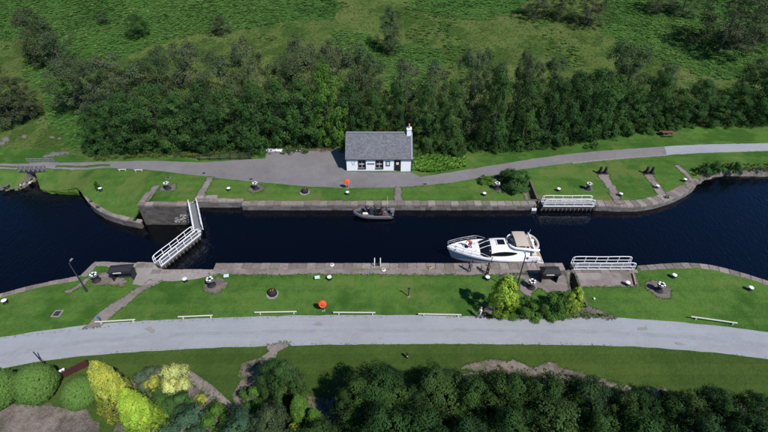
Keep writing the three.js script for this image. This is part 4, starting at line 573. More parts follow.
// ---------------------------------------------------------------- people
function personMesh(name, label, pose, c, pos, turn, group) {
  const { lean = 0, crouch = 0, legs = [[-.09, 0], [.09, 0]], arms = [[-.05, -.25, .05], [.05, -.25, .05]], sit = false } = pose, B = [];
  const add = (a, b, r0, r1, k) => B.push([a, b, r0, r1, k]);
  const hipY = sit ? .52 : .93 - crouch, sh = .52, sl = Math.sin(lean), cl = Math.cos(lean), along = t => [0, hipY + t * cl, t * sl];
  add(along(0), along(.12), .145, .135, 'legs'); add(along(.14), along(.40), .135, .155, 'top'); add([-.15, ...along(.46).slice(1)], [.15, ...along(.46).slice(1)], .085, .085, 'top'); add(along(.5), along(.62), .06, .055, 'skin');
  const hd = along(.73); add([0, hd[1] + .03, hd[2] + .01], [0, hd[1] - .04, hd[2] + .03], .098, .075, 'skin'); add([0, hd[1] - .01, hd[2] + .1], [0, hd[1] - .03, hd[2] + .125], .018, .022, 'skin'); add([0, hd[1] + .06, hd[2] - .03], [0, hd[1] - .02, hd[2] - .05], .1, .085, 'hair'); for (const s of [-1, 1]) add([s * .1, hd[1] - .01, hd[2]], [s * .105, hd[1] + .02, hd[2]], .02, .02, 'skin');
  for (const [i, s] of [[0, -1], [1, 1]]) {
    const hp = [s * .09, hipY, 0], ft = sit ? [s * .13, .08, .5] : [legs[i][0], .06, legs[i][1]], kn = sit ? [s * .12, .52, .44] : [(hp[0] + ft[0]) / 2, hipY * .52, (hp[2] + ft[2]) / 2 + .04 + crouch * .9];
    add(hp, kn, .088, .064, 'legs'); add(kn, [ft[0], .1, ft[2]], .062, .043, 'legs'); add([ft[0], .045, ft[2] - .05], [ft[0], .04, ft[2] + .15], .045, .038, 'shoe');
    const so = along(.47), S0 = [s * .19, so[1], so[2]], a = arms[i], el = [S0[0] + s * .05 + a[0] * .5, S0[1] + a[1], S0[2] + a[2]], hn = [el[0] + a[0], el[1] + (a[3] ?? -.22), el[2] + (a[4] ?? .08)];
    add(S0, el, .058, .046, 'top'); add(el, hn, .043, .03, a[5] || 'top'); const d = new THREE.Vector3(hn[0] - el[0], hn[1] - el[1], hn[2] - el[2]).normalize(); const pm = [hn[0] + d.x * .07, hn[1] + d.y * .07, hn[2] + d.z * .07]; add(hn, pm, .03, .034, 'skin'); B.palm = (B.palm || []); B.palm.push([pm, d, s]);
  }
  const N = 76, half = N / 2, ext = 1.02, cy = .95, mc = new MarchingCubes(N, M.white, false, false, 60000); mc.isolation = 0;
  const dist = (b, x, y, z) => { const [p, q, r0, r1] = b, ux = q[0] - p[0], uy = q[1] - p[1], uz = q[2] - p[2], L2 = ux * ux + uy * uy + uz * uz + 1e-9, t = clamp(((x - p[0]) * ux + (y - p[1]) * uy + (z - p[2]) * uz) / L2); return Math.hypot(x - p[0] - ux * t, y - p[1] - uy * t, z - p[2] - uz * t) - lerp(r0, r1, t); };
  for (let k = 0; k < N; k++) for (let j = 0; j < N; j++) for (let i = 0; i < N; i++) { const x = (i - half) / half * ext, y = (j - half) / half * ext + cy, z = (k - half) / half * ext; let s = 0; if (Math.abs(x) > .75) { mc.field[i + j * N + k * N * N] = -1; continue; } let m = 1e9; for (const b of B) { const d = dist(b, x, y, z); if (d < m) m = d; if (d < .35) s += Math.exp(-d * 55); } mc.field[i + j * N + k * N * N] = s > 0 ? Math.log(s) / 55 : -m; }
  mc.update(); const n = mc.count, pa = Array.from(mc.positionArray.slice(0, n * 3)); for (let i = 0; i < n; i++) { pa[3 * i] *= ext; pa[3 * i + 1] = pa[3 * i + 1] * ext + cy; pa[3 * i + 2] *= ext; }
  let g = new THREE.BufferGeometry(); g.setAttribute('position', new THREE.Float32BufferAttribute(pa, 3)); g = mergeVertices(g, 1e-4); g.computeVertexNormals();
  const fing = []; for (const [pm, d, s] of B.palm) { const side = new THREE.Vector3(s, 0, .3).cross(d).normalize(); for (let f = 0; f < 4; f++) { const o = side.clone().multiplyScalar((f - 1.5) * .017), b0 = new THREE.Vector3(...pm).add(o).addScaledVector(d, .02), b1 = b0.clone().addScaledVector(d, .04), b2 = b1.clone().addScaledVector(d, .03 - Math.abs(f - 1.5) * .006).add(new THREE.Vector3(-s * .018, 0, 0)); fing.push(bar(b0.toArray(), b1.toArray(), .009, .009, 5), bar(b1.toArray(), b2.toArray(), .009, .007, 5)); } const t0 = new THREE.Vector3(...pm).addScaledVector(side, .028), t1 = t0.clone().addScaledVector(side, .025).addScaledVector(d, .035); fing.push(bar(t0.toArray(), t1.toArray(), .011, .008, 5)); }
  let fg = mergeGeometries(fing.map(q => { q = norm(q); q.deleteAttribute('uv'); return q; })); g = mergeGeometries([g.toNonIndexed(), fg]);
  const p = g.attributes.position, col = new Float32Array(p.count * 3); for (let i = 0; i < p.count; i++) { let m = 1e9, kk = 'skin'; if (i < p.count - fg.attributes.position.count) for (const b of B) { const d = dist(b, p.getX(i), p.getY(i), p.getZ(i)); if (d < m) { m = d; kk = b[4]; } } const q = c[kk]; col.set(q, 3 * i); }
  g.setAttribute('color', new THREE.BufferAttribute(col, 3)); g.setAttribute('uv', new THREE.BufferAttribute(new Float32Array(p.count * 2), 2));
  const t = thing('person', label, 'person', pos, turn, group); obj('body', g, M.person, t);
  for (const s of [-1, 1]) obj('eye', new THREE.SphereGeometry(.012, 8, 6).translate(s * .034, hd[1] + .01, hd[2] + .098), M.black, t); obj('mouth', box(.04, .008, .01, 0, hd[1] - .065, hd[2] + .1), plain(.35, .1, .09), t);
  return t;
}
M.person = std({ vertexColors: true, roughness: .85 });
const SK = [.45, .27, .19], dress = (top, legs, hair = [.05, .03, .02], shoe = [.03, .03, .03]) => ({ top, legs, hair, shoe, skin: SK });
const qp = (px, py) => { const p = P(px, py); return [p[0], .05, p[1]]; };
personMesh('person', 'person in blue-grey clothes standing on the quay beside the yacht bow', { legs: [[-.12, .08], [.1, -.05]], arms: [[-.02, -.24, .06], [.02, -.22, .12, -.12, .2]] }, dress([.10, .11, .14], [.05, .06, .10]), qp(469, 272), 2.6);
personMesh('person', 'person in brown jacket with bare arms holding the yacht line by the bollard', { lean: .12, legs: [[-.14, .1], [.14, -.06]], arms: [[-.04, -.16, .16, .02, .22, 'skin'], [.04, -.16, .16, .02, .22, 'skin']] }, dress([.13, .085, .05], [.02, .02, .022], [.02, .015, .012]), qp(487, 274), 3.1);
personMesh('person', 'person in white top walking on the road edge beside the bright young tree', { legs: [[-.1, .22], [.1, -.2]], arms: [[-.03, -.23, -.1], [.03, -.22, .14]] }, dress([.72, .72, .74], [.10, .11, .15], [.25, .2, .15]), [P(479, 318)[0], .03, P(479, 318)[1]], -1.2);
personMesh('person', 'person in red jacket bending over the foredeck of the white yacht', { lean: .75, crouch: .1, legs: [[-.14, .1], [.14, -.1]], arms: [[-.02, -.24, .14, -.2, .08], [.02, -.24, .14, -.2, .08]] }, dress([.75, .06, .03], [.02, .02, .025], [.03, .02, .015]), [11.1, WU + 1.72, -40.5], -1.3);
personMesh('person', 'person in black waterproofs standing at the console of the dark inflatable', { arms: [[-.02, -.18, .16, -.02, .2], [.02, -.18, .16, -.02, .2]] }, dress([.03, .03, .04], [.02, .02, .022], [.10, .06, .04]), [-1.25, WU + .36, -49.2], -1.57);
personMesh('person', 'person in dark red-trimmed jacket seated at the stern of the inflatable', { sit: true, arms: [[-.02, -.24, .12, -.06, .2], [.02, -.24, .12, -.06, .2]] }, dress([.06, .02, .025], [.02, .02, .022], [.04, .03, .02]), [-.2, WU + .3, -48.8], -1.57);
personMesh('person', 'person in navy jacket standing forward in the dark inflatable boat', { legs: [[-.13, .05], [.13, -.05]], arms: [[-.04, -.2, .1, -.1, .16], [.06, -.14, .18, .06, .2]] }, dress([.02, .025, .05], [.025, .025, .03], [.12, .07, .04]), [-2.55, WU + .34, -49.3], .4);

// ---------------------------------------------------------------- vegetation
// crown: leaf-sized faces on clumps spread through the volume of the crown
function crown({ h = 12, r = 4, base = .12, clumps = 60, leaves = 55, size = .3, clumpR = 1.1, shape = 'round', hue = .2, seedN = 1, airy = .25, flat = .75, lobes = 0, lobeR = .42 }) {
  seed = seedN * 7919 + 13; const pos = [], nor = [], col = [], idx = []; const prof = t => shape === 'spire' ? Math.pow(1 - t, .6) * Math.min(1, .65 + t * 4) : shape === 'cone' ? Math.pow(1 - t, .8) * (t < .1 ? t / .1 : 1) : shape === 'birch' ? Math.pow(Math.sin(Math.PI * Math.pow(clamp(t * .97 + .03), .75)), .8) : shape === 'ball' ? Math.sqrt(Math.max(0, 1 - Math.pow(2 * t - 1, 2))) : shape === 'egg' ? Math.pow(Math.sin(Math.PI * Math.pow(clamp(t), .62)), .6) : Math.pow(Math.sin(Math.PI * Math.pow(clamp(t * .94 + .06), .85)), .55);
  const LB = []; for (let l = 0; l < lobes; l++) { const t = clamp((l + rnd()) / lobes), a = l * 2.4 + rr(-.5, .5), rim = prof(t) * r * rr(.5, .72); LB.push([Math.cos(a) * rim, h * (base + (1 - base) * t), Math.sin(a) * rim, r * lobeR * rr(.8, 1.2) * (.6 + .4 * prof(t)), rr(1 - hue * .7, 1 + hue * .7)]); }
  for (let c = 0; c < clumps; c++) {
    let ox = 0, oy = h * (base + (1 - base) * .45), oz = 0, cx, cy, cz, cr, tone, yel = rr(-.5, 1) * hue;
    if (lobes) { const L = LB[c % lobes], u = rr(-.55, 1), b = rnd() * 6.283, s = Math.sqrt(1 - u * u); cx = L[0] + s * Math.cos(b) * L[3]; cy = Math.min(h - .3 * clumpR, Math.max(.3, L[1] + u * L[3] * .85 - L[3] * .5)); cz = L[2] + s * Math.sin(b) * L[3]; cr = clumpR * rr(.6, 1.25); ox = L[0] * .8; oy = L[1] - L[3] * .7; oz = L[2] * .8; tone = L[4] * rr(1 - hue * .6, 1 + hue * .6); }
    else { const even = shape === 'ball' || shape === 'spire', t = even ? clamp((c + .5) / clumps) : clamp(Math.pow(rnd(), .85)), a = even ? c * 2.39996 + rr(-.06, .06) : rnd() * 6.283, rim = prof(t) * r * (.88 + .24 * noise(Math.cos(a) * 2.2 + 5 + seedN, t * 5 + Math.sin(a) * 2.2, 400 + seedN)), q = shape === 'spire' ? rr(.7, 1.12) : even ? rr(.86, 1.04) : Math.sqrt(lerp(.45, 1, Math.pow(rnd(), .5))); cx = Math.cos(a) * rim * q; cz = Math.sin(a) * rim * q; cy = h * (base + (1 - base) * t) - clumpR * .4; cr = clumpR * rr(.6, 1.25) * (.55 + .45 * prof(t)); tone = rr(1 - hue, 1 + hue); }
    for (let k = 0; k < leaves; k++) {
      const u = rr(-1, 1), b = rnd() * 6.283, s = Math.sqrt(1 - u * u), rad = cr * Math.pow(rnd(), airy), dx = s * Math.cos(b), dy = u, dz = s * Math.sin(b), x = cx + dx * rad, y = Math.max(.05, cy + dy * rad * flat), z = cz + dz * rad;
      const ol = Math.hypot(x - ox, y - oy, z - oz) || 1, n = new THREE.Vector3((x - ox) / ol * 1.1 + dx * .35 + rr(-.5, .5), (y - oy) / ol * 1.1 + dy * .35 + .2 + rr(-.45, .45), (z - oz) / ol * 1.1 + dz * .35 + rr(-.5, .5)).normalize(), t1 = new THREE.Vector3(rr(-1, 1), rr(-1, 1), rr(-1, 1)).cross(n).normalize(), t2 = n.clone().cross(t1), w = size * rr(.6, 1.3), i0 = pos.length / 3, v = tone * rr(.75, 1.25);
      for (const [e, f, g2] of [[-1, 0, -.12], [0, .62, 0], [1, 0, -.12], [0, -.62, 0]]) { pos.push(x + (t1.x * e + t2.x * f + n.x * g2) * w * .5, y + (t1.y * e + t2.y * f + n.y * g2) * w * .5, z + (t1.z * e + t2.z * f + n.z * g2) * w * .5); nor.push(n.x, n.y, n.z); col.push(v * (1 + yel * .5), v, v * (1 - yel * .4)); }
      idx.push(i0, i0 + 2, i0 + 1, i0, i0 + 3, i0 + 2);
    }
  }
  const g = new THREE.BufferGeometry(); g.setAttribute('position', new THREE.Float32BufferAttribute(pos, 3)); g.setAttribute('normal', new THREE.Float32BufferAttribute(nor, 3)); g.setAttribute('color', new THREE.Float32BufferAttribute(col, 3)); g.setAttribute('uv', new THREE.Float32BufferAttribute(new Array(pos.length / 3 * 2).fill(0), 2)); g.setIndex(idx); return g;
}
function trunk(h, r, reach, s = 1, n = 9) { seed = 555 + s; const g = [bar([0, -.3, 0], [.1, h * .45, .05], r, r * .65, 9), bar([.1, h * .45, .05], [-.05, h * .9, 0], r * .65, r * .15, 7)]; for (let i = 0; i < n; i++) { const a = i * 2.4, y = h * (.22 + .6 * i / n), L = reach * rr(.5, .85) * (1 - .5 * i / n); g.push(bar([.05, y, .02], [Math.cos(a) * L, y + L * .6, Math.sin(a) * L], r * .35, r * .08, 5)); } return mergeGeometries(g.map(norm)); }
const leafM = {}; function leafMat(r, g, b) { const k = [r, g, b].join(); return leafM[k] || (leafM[k] = new THREE.MeshPhysicalMaterial({ color: lin(r, g, b), vertexColors: true, roughness: 1, specularIntensity: .1, transmission: .3, thickness: 0 })); }
const tone = { dark: [[.046, .108, .028], [.055, .122, .030], [.040, .094, .026], [.060, .126, .032]], olive: [[.082, .116, .054], [.072, .110, .048], [.094, .120, .060], [.066, .104, .044]], brown: [[.072, .092, .044], [.080, .098, .048]], lime: [[.085, .185, .03]], mid: [[.058, .138, .036], [.066, .150, .038]], deep: [[.032, .078, .021], [.041, .092, .023], [.050, .106, .025], [.058, .108, .029], [.034, .076, .026]], vivid: [[.30, .45, .05]], yellow: [[.37, .42, .07]], cream: [[.48, .54, .18]], blue: [[.06, .125, .068]], grey: [[.10, .16, .10]], hedge: [[.13, .245, .055]], shrub: [[.084, .185, .036]] };
const protos = {
  broad: [1, 2, 3, 4].map(k => ({ c: crown({ h: 12, r: 4.2, base: .05, clumps: 230, leaves: 60, size: .26, clumpR: .8, seedN: k, hue: .2, lobes: 17, lobeR: .40 }), t: trunk(9, .24, 2.2, k), H: 12, R: 4.6 })),
  birch: [11, 12, 13].map(k => ({ c: crown({ h: 12, r: 3.6, base: .06, clumps: 210, leaves: 56, size: .22, clumpR: .78, shape: 'round', seedN: k, hue: .2, airy: .35, lobes: 15, lobeR: .42 }), t: trunk(10, .16, 1.4, k, 10), H: 12, R: 4 })),
  open: [21, 22, 23].map(k => ({ c: crown({ h: 12, r: 4.4, base: .12, clumps: 190, leaves: 54, size: .23, clumpR: .8, shape: 'round', seedN: k, hue: .22, airy: .4, lobes: 14, lobeR: .40 }), t: trunk(10, .2, 2.2, k, 12), H: 12, R: 5 })),
  near: [31, 32, 33].map(k => ({ c: crown({ h: 7, r: 3, base: .05, clumps: 280, leaves: 70, size: .16, clumpR: .5, seedN: k, hue: .24, lobes: 16, lobeR: .36 }), t: trunk(5, .16, 1.4, k), H: 7, R: 3.2 })),
  egg: [41].map(k => ({ c: crown({ h: 6, r: 1.5, base: .08, clumps: 110, leaves: 50, size: .2, clumpR: .42, shape: 'egg', seedN: k, hue: .24, airy: .3 }), t: trunk(4.6, .1, .8, k), H: 6, R: 1.7 })),
  cone: [51, 52].map(k => ({ c: crown({ h: 7, r: 1.9, base: .0, clumps: 300, leaves: 70, size: .15, clumpR: .34, shape: 'spire', seedN: k, hue: .26, airy: .3, flat: 1.9 }), t: trunk(5.5, .14, .8, k), H: 7, R: 2.1 })),
  ball: [61, 62].map(k => ({ c: crown({ h: 3.4, r: 1.6, base: .0, clumps: 1300, leaves: 40, size: .10, clumpR: .15, shape: 'ball', seedN: k, hue: .1, airy: .3 }), t: trunk(2, .1, .8, k, 5), H: 3.4, R: 1.75 })),
  bush: [71, 72, 73].map(k => ({ c: crown({ h: 2, r: 1.5, base: .0, clumps: 110, leaves: 60, size: .14, clumpR: .33, shape: 'round', seedN: k, hue: .22, airy: .35, lobes: 7, lobeR: .38 }), t: trunk(1.2, .05, .6, k, 6), H: 2, R: 1.65 })),
};
const keepSeed = () => { seed = Math.floor(1e6 * rnd()) + 1; };
let vn = 0;
function plant(name, kind, tones, pos, H, R, label, category, group, bark = M.bark) {
  vn++; seed = 9000 + vn * 31; const p = protos[kind][Math.floor(rnd() * protos[kind].length)], tl = tone[tones], t = thing(name, label, category, pos, rr(0, 6.28), group);
  const sy = H * rr(.96, 1.06) / p.H, sx = R / p.R; const isTree = category === 'tree'; const a = obj(isTree ? 'trunk' : 'stem', p.t, bark, t), b = obj(isTree ? 'crown' : 'foliage', p.c, leafMat(...tl[Math.floor(rnd() * tl.length)]), t); a.scale.set(sx, sy, sx); b.scale.set(sx * rr(.92, 1.08), sy, sx * rr(.92, 1.08)); return t;
}
function treeAt(px, pb, pt, hw, kind, tones, label, group, bark) { const g = G(px, pb), d = -g[2], H = Math.max(2, rowTop(d, pt) - g[1]), zc = d * Math.cos(PITCH) + (EYE - g[1]) * Math.sin(PITCH); return plant('tree', kind, tones, g, H, hw * (kind === 'broad' ? 1.3 : 1.5) * zc / FOC, label, 'tree', group, bark); }
const rowL = 'dark green leafy tree in the front row left of the cottage', rowR = 'dark green leafy tree in the front row right of the cottage';
for (const [x, b, t, w] of [[101, 158, 112, 11], [118, 157, 100, 15], [142, 157, 92, 17], [168, 156, 86, 17], [192, 156, 92, 16], [215, 155, 84, 18], [240, 154, 88, 16], [262, 152, 82, 17], [285, 150, 84, 16], [308, 149, 76, 16], [352, 146, 84, 14], [374, 146, 92, 14], [396, 146, 80, 12]]) treeAt(x, b - (x < 262 ? 6 : 3), t, w, 'broad', 'dark', rowL, 'front row of trees left of the cottage');
treeAt(331, 148, 68, 17, 'broad', 'lime', 'brighter green leafy tree standing just behind the left end of the cottage');
for (const [x, b, t, w] of [[84, 112, 58, 17], [106, 116, 60, 17], [128, 126, 52, 17], [155, 128, 58, 17], [180, 128, 48, 17], [205, 128, 40, 17], [235, 130, 52, 15], [258, 130, 42, 15], [285, 128, 60, 14], [310, 128, 40, 17], [335, 128, 37, 19], [358, 128, 47, 16], [373, 128, 52, 12]]) treeAt(x, b, t, w, vn % 3 ? 'birch' : 'open', 'olive', 'olive grey birch rising behind the front row left of the cottage', 'birches behind the left row', M.birchBark);
for (const [x, b, t, w] of [[425, 150, 90, 14], [447, 152, 78, 14], [490, 150, 72, 14], [520, 148, 82, 15], [545, 145, 80, 15], [562, 142, 76, 14], [580, 141, 72, 17], [600, 138, 75, 16], [622, 135, 82, 14], [645, 132, 70, 14], [668, 130, 90, 12], [688, 129, 80, 11], [705, 129, 95, 13], [725, 128, 85, 15], [748, 127, 66, 16], [771, 126, 60, 16]]) treeAt(x, b - (x > 590 ? 5 : 0), t, w, 'broad', 'dark', rowR, 'front row of trees right of the cottage');
for (const [x, b, t, w] of [[405, 130, 62, 13], [432, 135, 58, 12], [461, 140, 44, 11], [475, 138, 52, 11], [490, 128, 60, 10], [512, 128, 45, 8], [520, 130, 58, 10], [540, 125, 52, 12], [565, 125, 68, 10], [602, 118, 38, 13], [618, 118, 42, 12], [650, 115, 62, 11], [690, 118, 78, 10], [742, 108, 60, 14]]) treeAt(x, b, t, w, 'birch', 'olive', 'olive grey birch rising behind the front row right of the cottage', 'birches behind the right row', M.birchBark);
treeAt(48, 64, 10, 14, 'birch', 'brown', 'tall brownish birch with a slanting crown on the bracken slope', null, M.birchBark);
treeAt(63, 68, 20, 12, 'open', 'olive', 'broad olive tree next to the tall brownish birch on the bracken slope', null, M.birchBark);
treeAt(105, 24, 10, 5, 'birch', 'olive', 'small thin tree alone high in the bracken', null, M.birchBark);
treeAt(140, 37, 14, 10, 'broad', 'dark', 'dark rounded tree alone in the bracken');
treeAt(222, 35, 16, 8, 'open', 'brown', 'thin scrubby tree at the lower edge of the bracken', null, M.birchBark);
treeAt(391, 53, 9, 10, 'birch', 'olive', 'tall olive tree alone on the open slope above the cottage', null, M.birchBark);
for (const [x, b, t, w] of [[535, 18, -12, 12], [560, 20, -10, 10], [588, 26, -6, 14]]) treeAt(x, b, t, w, 'open', 'brown', 'brownish tree in the clump at the top of the open slope', 'clump of trees on top of the slope', M.birchBark);
treeAt(718, 51, -8, 27, 'open', 'brown', 'wide brown birch with a pale trunk standing in the bracken', null, M.birchBark);
for (const [x, b, t, w] of [[752, 47, -6, 16], [776, 44, -10, 14]]) treeAt(x, b, t, w, 'open', 'olive', 'olive tree next to the wide brown birch in the bracken', 'olive trees by the wide birch', M.birchBark);
for (const [x, b, t, w] of [[655, 12, -14, 12], [680, 15, -14, 14]]) treeAt(x, b, t, w, 'open', 'olive', 'tree at the upper edge of the bracken above the right row', 'trees above the right bracken', M.birchBark);
treeAt(14, 122, 66, 19, 'open', 'brown', 'brownish tree leaning over the clearing behind the track', null, M.birchBark);
treeAt(32, 119, 78, 12, 'open', 'brown', 'pale-trunked scrubby tree at the edge of the clearing', null, M.birchBark);
treeAt(-12, 128, 70, 16, 'broad', 'dark', 'dark tree at the far end of the clearing behind the track');
// undergrowth
function bushAt(px, pb, hw, H, tones, label, group, kind = 'bush', name = 'shrub') { const g = G(px, pb), zc = -g[2] * Math.cos(PITCH) + (EYE - g[1]) * Math.sin(PITCH); return plant(name, kind, tones, g, H, hw * zc / FOC, label, 'shrub', group); }
for (let i = 0; i < 22; i++) { seed = 4000 + i; bushAt(lerp(98, 345, i / 21) + rr(-4, 4), lerp(153.5, 147, i / 21) + rr(-2, 0), rr(7, 10), rr(1.6, 3), 'dark', 'dark undergrowth bush at the foot of the left tree row', 'undergrowth of the left tree row'); }
for (let i = 0; i < 26; i++) { seed = 4100 + i; const t = i / 25, x = lerp(418, 768, t); bushAt(x + rr(-4, 4), (x < 560 ? lerp(157, 146, (x - 418) / 142) : lerp(144, 124, (x - 560) / 150)) + rr(-2, 0), rr(6, 9), rr(1.4, 2.6), 'dark', 'dark undergrowth bush at the foot of the right tree row', 'undergrowth of the right tree row'); }
bushAt(485, 182, 9, 1.0, 'lime', 'low clipped yellow-green shrub beside the road bend');
bushAt(516, 188, 17, 2.9, 'mid', 'big dark green shrub beside the narrow trench', null);
bushAt(504, 181, 9, 2.0, 'mid', 'smaller dark green shrub leaning against the big one by the road');
bushAt(456, 157, 7, 3.2, 'dark', 'leafy young tree-like shrub beside the bright ferns');
for (const [x, y, w] of [[703, 173, 7], [713, 172.5, 9], [733, 171.5, 6]]) bushAt(x, y, w, 1.7, 'mid', 'green waterside bush on the weedy upper canal shore', 'waterside bushes of the upper canal');
bushAt(98.5, 189, 3.2, 1.3, 'deep', 'small dark bush beside the bollard on the low lawn');
{ const q = P(502, 316); plant('tree', 'egg', 'vivid', [q[0] - .25, 0, q[1] - .1], 6.6, 1.5, 'bright yellow-green young tree beside the quay lamp post', 'tree'); const r = P(569, 314); plant('tree', 'egg', 'vivid', [r[0], 0, r[1]], 4.3, 1.0, 'bright yellow-green small tree beside the narrow trench', 'tree'); }
for (const [x, y, w, h, l] of [[526, 315, 16, 2.0, 'low dark green shrub between bright tree and road'], [551, 314, 17, 3.0, 'taller dark green shrub behind the black shelter'], [512, 312, 11, 1.4, 'low spreading shrub under the bright young tree']]) bushAt(x, y, w, h, 'shrub', l);
// garden south of the road
function nearPlant(px, pt, H, R, kind, tones, label, name = 'shrub', category = 'shrub', group) { const p = P(px, pt, H * (kind === 'ball' ? .52 : .8)); return plant(name, kind, tones, [p[0], 0, p[1]], H, R, label, category, group); }
nearPlant(-6, 389, 3.6, 2.1, 'ball', 'hedge', 'clipped round bush beside the bare soil bed, partly cut by the first round bush');
nearPlant(35, 383, 3.6, 1.85, 'ball', 'hedge', 'large clipped round bush between wire fence and bare soil');
nearPlant(79, 392, 3.0, 1.6, 'ball', 'hedge', 'clipped round bush between the board fence and yellow conifer');
nearPlant(100, 373, 7.2, 2.0, 'cone', 'yellow', 'larger golden yellow conifer by the red-brown board fence', 'conifer', 'tree');
nearPlant(130, 402, 6.8, 1.8, 'cone', 'vivid', 'smaller lime yellow conifer in front of the golden one', 'conifer', 'tree');
nearPlant(147, 374, 1.6, 1.5, 'bush', 'grey', 'grey green shrub behind the cream-leaved shrub');
nearPlant(170, 372, 2.4, 1.75, 'bush', 'cream', 'cream and yellow leaved shrub on the garden lawn');
nearPlant(153, 380, 1.9, 1.0, 'bush', 'yellow', 'small yellow leaved shrub beside the cream-leaved one');
nearPlant(158, 396, 1.4, 1.9, 'bush', 'mid', 'low green shrub in front of the cream-leaved shrub');
nearPlant(178, 400, 1.5, 1.3, 'bush', 'mid', 'low green shrub between cream shrub and garden path');
nearPlant(185, 420, 2.2, 2.6, 'bush', 'blue', 'spreading blue green juniper in the corner bed');
nearPlant(200, 397, .8, .6, 'bush', 'yellow', 'small yellow flowering shrub beside the garden path');
nearPlant(216, 411, 2.0, 1.6, 'bush', 'lime', 'bright green shrub beside the garden path end');
nearPlant(253, 392, 2.4, 1.6, 'bush', 'shrub', 'bright green shrub under the dark garden trees');
nearPlant(270, 372, 4.5, 2.0, 'near', 'deep', 'dark garden tree next to the stepped path below the road', 'tree', 'tree');
nearPlant(284, 374, 5.5, 2.2, 'near', 'dark', 'mid green garden tree next to the stepped path below the road', 'tree', 'tree');
nearPlant(240, 424, 4.0, 2.4, 'near', 'blue', 'grey green tree at the end of the garden path', 'tree', 'tree');
nearPlant(268, 420, 5.0, 2.2, 'near', 'olive', 'feathery olive green tree before the lime conifer', 'tree', 'tree');
nearPlant(298, 402, 5.0, 1.45, 'cone', 'lime', 'light green conifer among the dark garden trees', 'conifer', 'tree');
nearPlant(313, 416, 4.2, 1.15, 'cone', 'lime', 'smaller light green conifer leaning on the taller one', 'conifer', 'tree');
nearPlant(295, 430, 3.5, 1.0, 'bush', 'yellow', 'round yellow shrub in front of the light green conifers');
for (const [x, y, H, R] of [[338, 400, 6.5, 1.5], [352, 386, 6.5, 2.0], [372, 384, 6.5, 2.4], [395, 400, 6.5, 2.4], [352, 420, 6, 2.2], [430, 380, 6.5, 2.3], [412, 390, 6, 2.0], [450, 380, 6.5, 2.1], [470, 392, 6.5, 2.3], [495, 388, 6.3, 2.2], [520, 392, 6.4, 2.3], [545, 390, 6.2, 2.1], [568, 392, 6.5, 2.2], [592, 393, 6.4, 2.3], [618, 400, 6.2, 2.2], [643, 402, 6.2, 2.3], [668, 408, 6.0, 2.3], [694, 402, 6.2, 2.1], [714, 400, 6.4, 2.2], [752, 405, 6.4, 2.3], [733, 418, 6, 2.2], [778, 412, 6.4, 2.4], [380, 425, 7, 2.5], [425, 420, 7, 2.7], [470, 425, 7, 2.6], [515, 424, 7, 2.6], [560, 425, 7, 2.6], [605, 428, 7, 2.6], [650, 432, 7, 2.6], [700, 432, 7, 2.6], [750, 435, 7, 2.6], [320, 435, 6.5, 2.2]])
  (seed = 700 + vn * 13, nearPlant)(x + rr(-7, 7), y + rr(-3, 5), H * rr(.8, 1.1), R * rr(.75, 1.4), 'near', 'deep', 'dense dark green tree in the belt along the garden edge', 'tree', 'tree', 'dark tree belt south of the road');

// bracken, ferns, rough grass: nobody could count these
function frondGeo(n, L, w, lift, s) { seed = s; const pos = [], idx = []; for (let i = 0; i < n; i++) { const a = i / n * 6.283 + rr(-.3, .3), l = L * rr(.7, 1.15), c = Math.cos(a), q = Math.sin(a), pts = [[.05, .0, w * .25], [l * .45, lift * rr(.8, 1.1), w], [l, lift * rr(.55, .95), w * .12]], i0 = pos.length / 3; for (const [d, y, ww] of pts) pos.push(c * d - q * ww / 2, y, q * d + c * ww / 2, c * d + q * ww / 2, y, q * d - c * ww / 2); for (const k of [0, 2]) idx.push(i0 + k, i0 + k + 1, i0 + k + 3, i0 + k, i0 + k + 3, i0 + k + 2); } const g = new THREE.BufferGeometry(); g.setAttribute('position', new THREE.Float32BufferAttribute(pos, 3)); g.setIndex(idx); g.setAttribute('uv', new THREE.Float32BufferAttribute(new Array(pos.length / 3 * 2).fill(0), 2)); g.computeVertexNormals(); return g; }
const inside = (poly, x, z) => { let r = false; for (let i = 0, j = poly.length - 1; i < poly.length; j = i++) { const [a, b] = poly[i], [c, d] = poly[j]; if ((b > z) !== (d > z) && x < (c - a) * (z - b) / (d - b) + a) r = !r; } return r; };
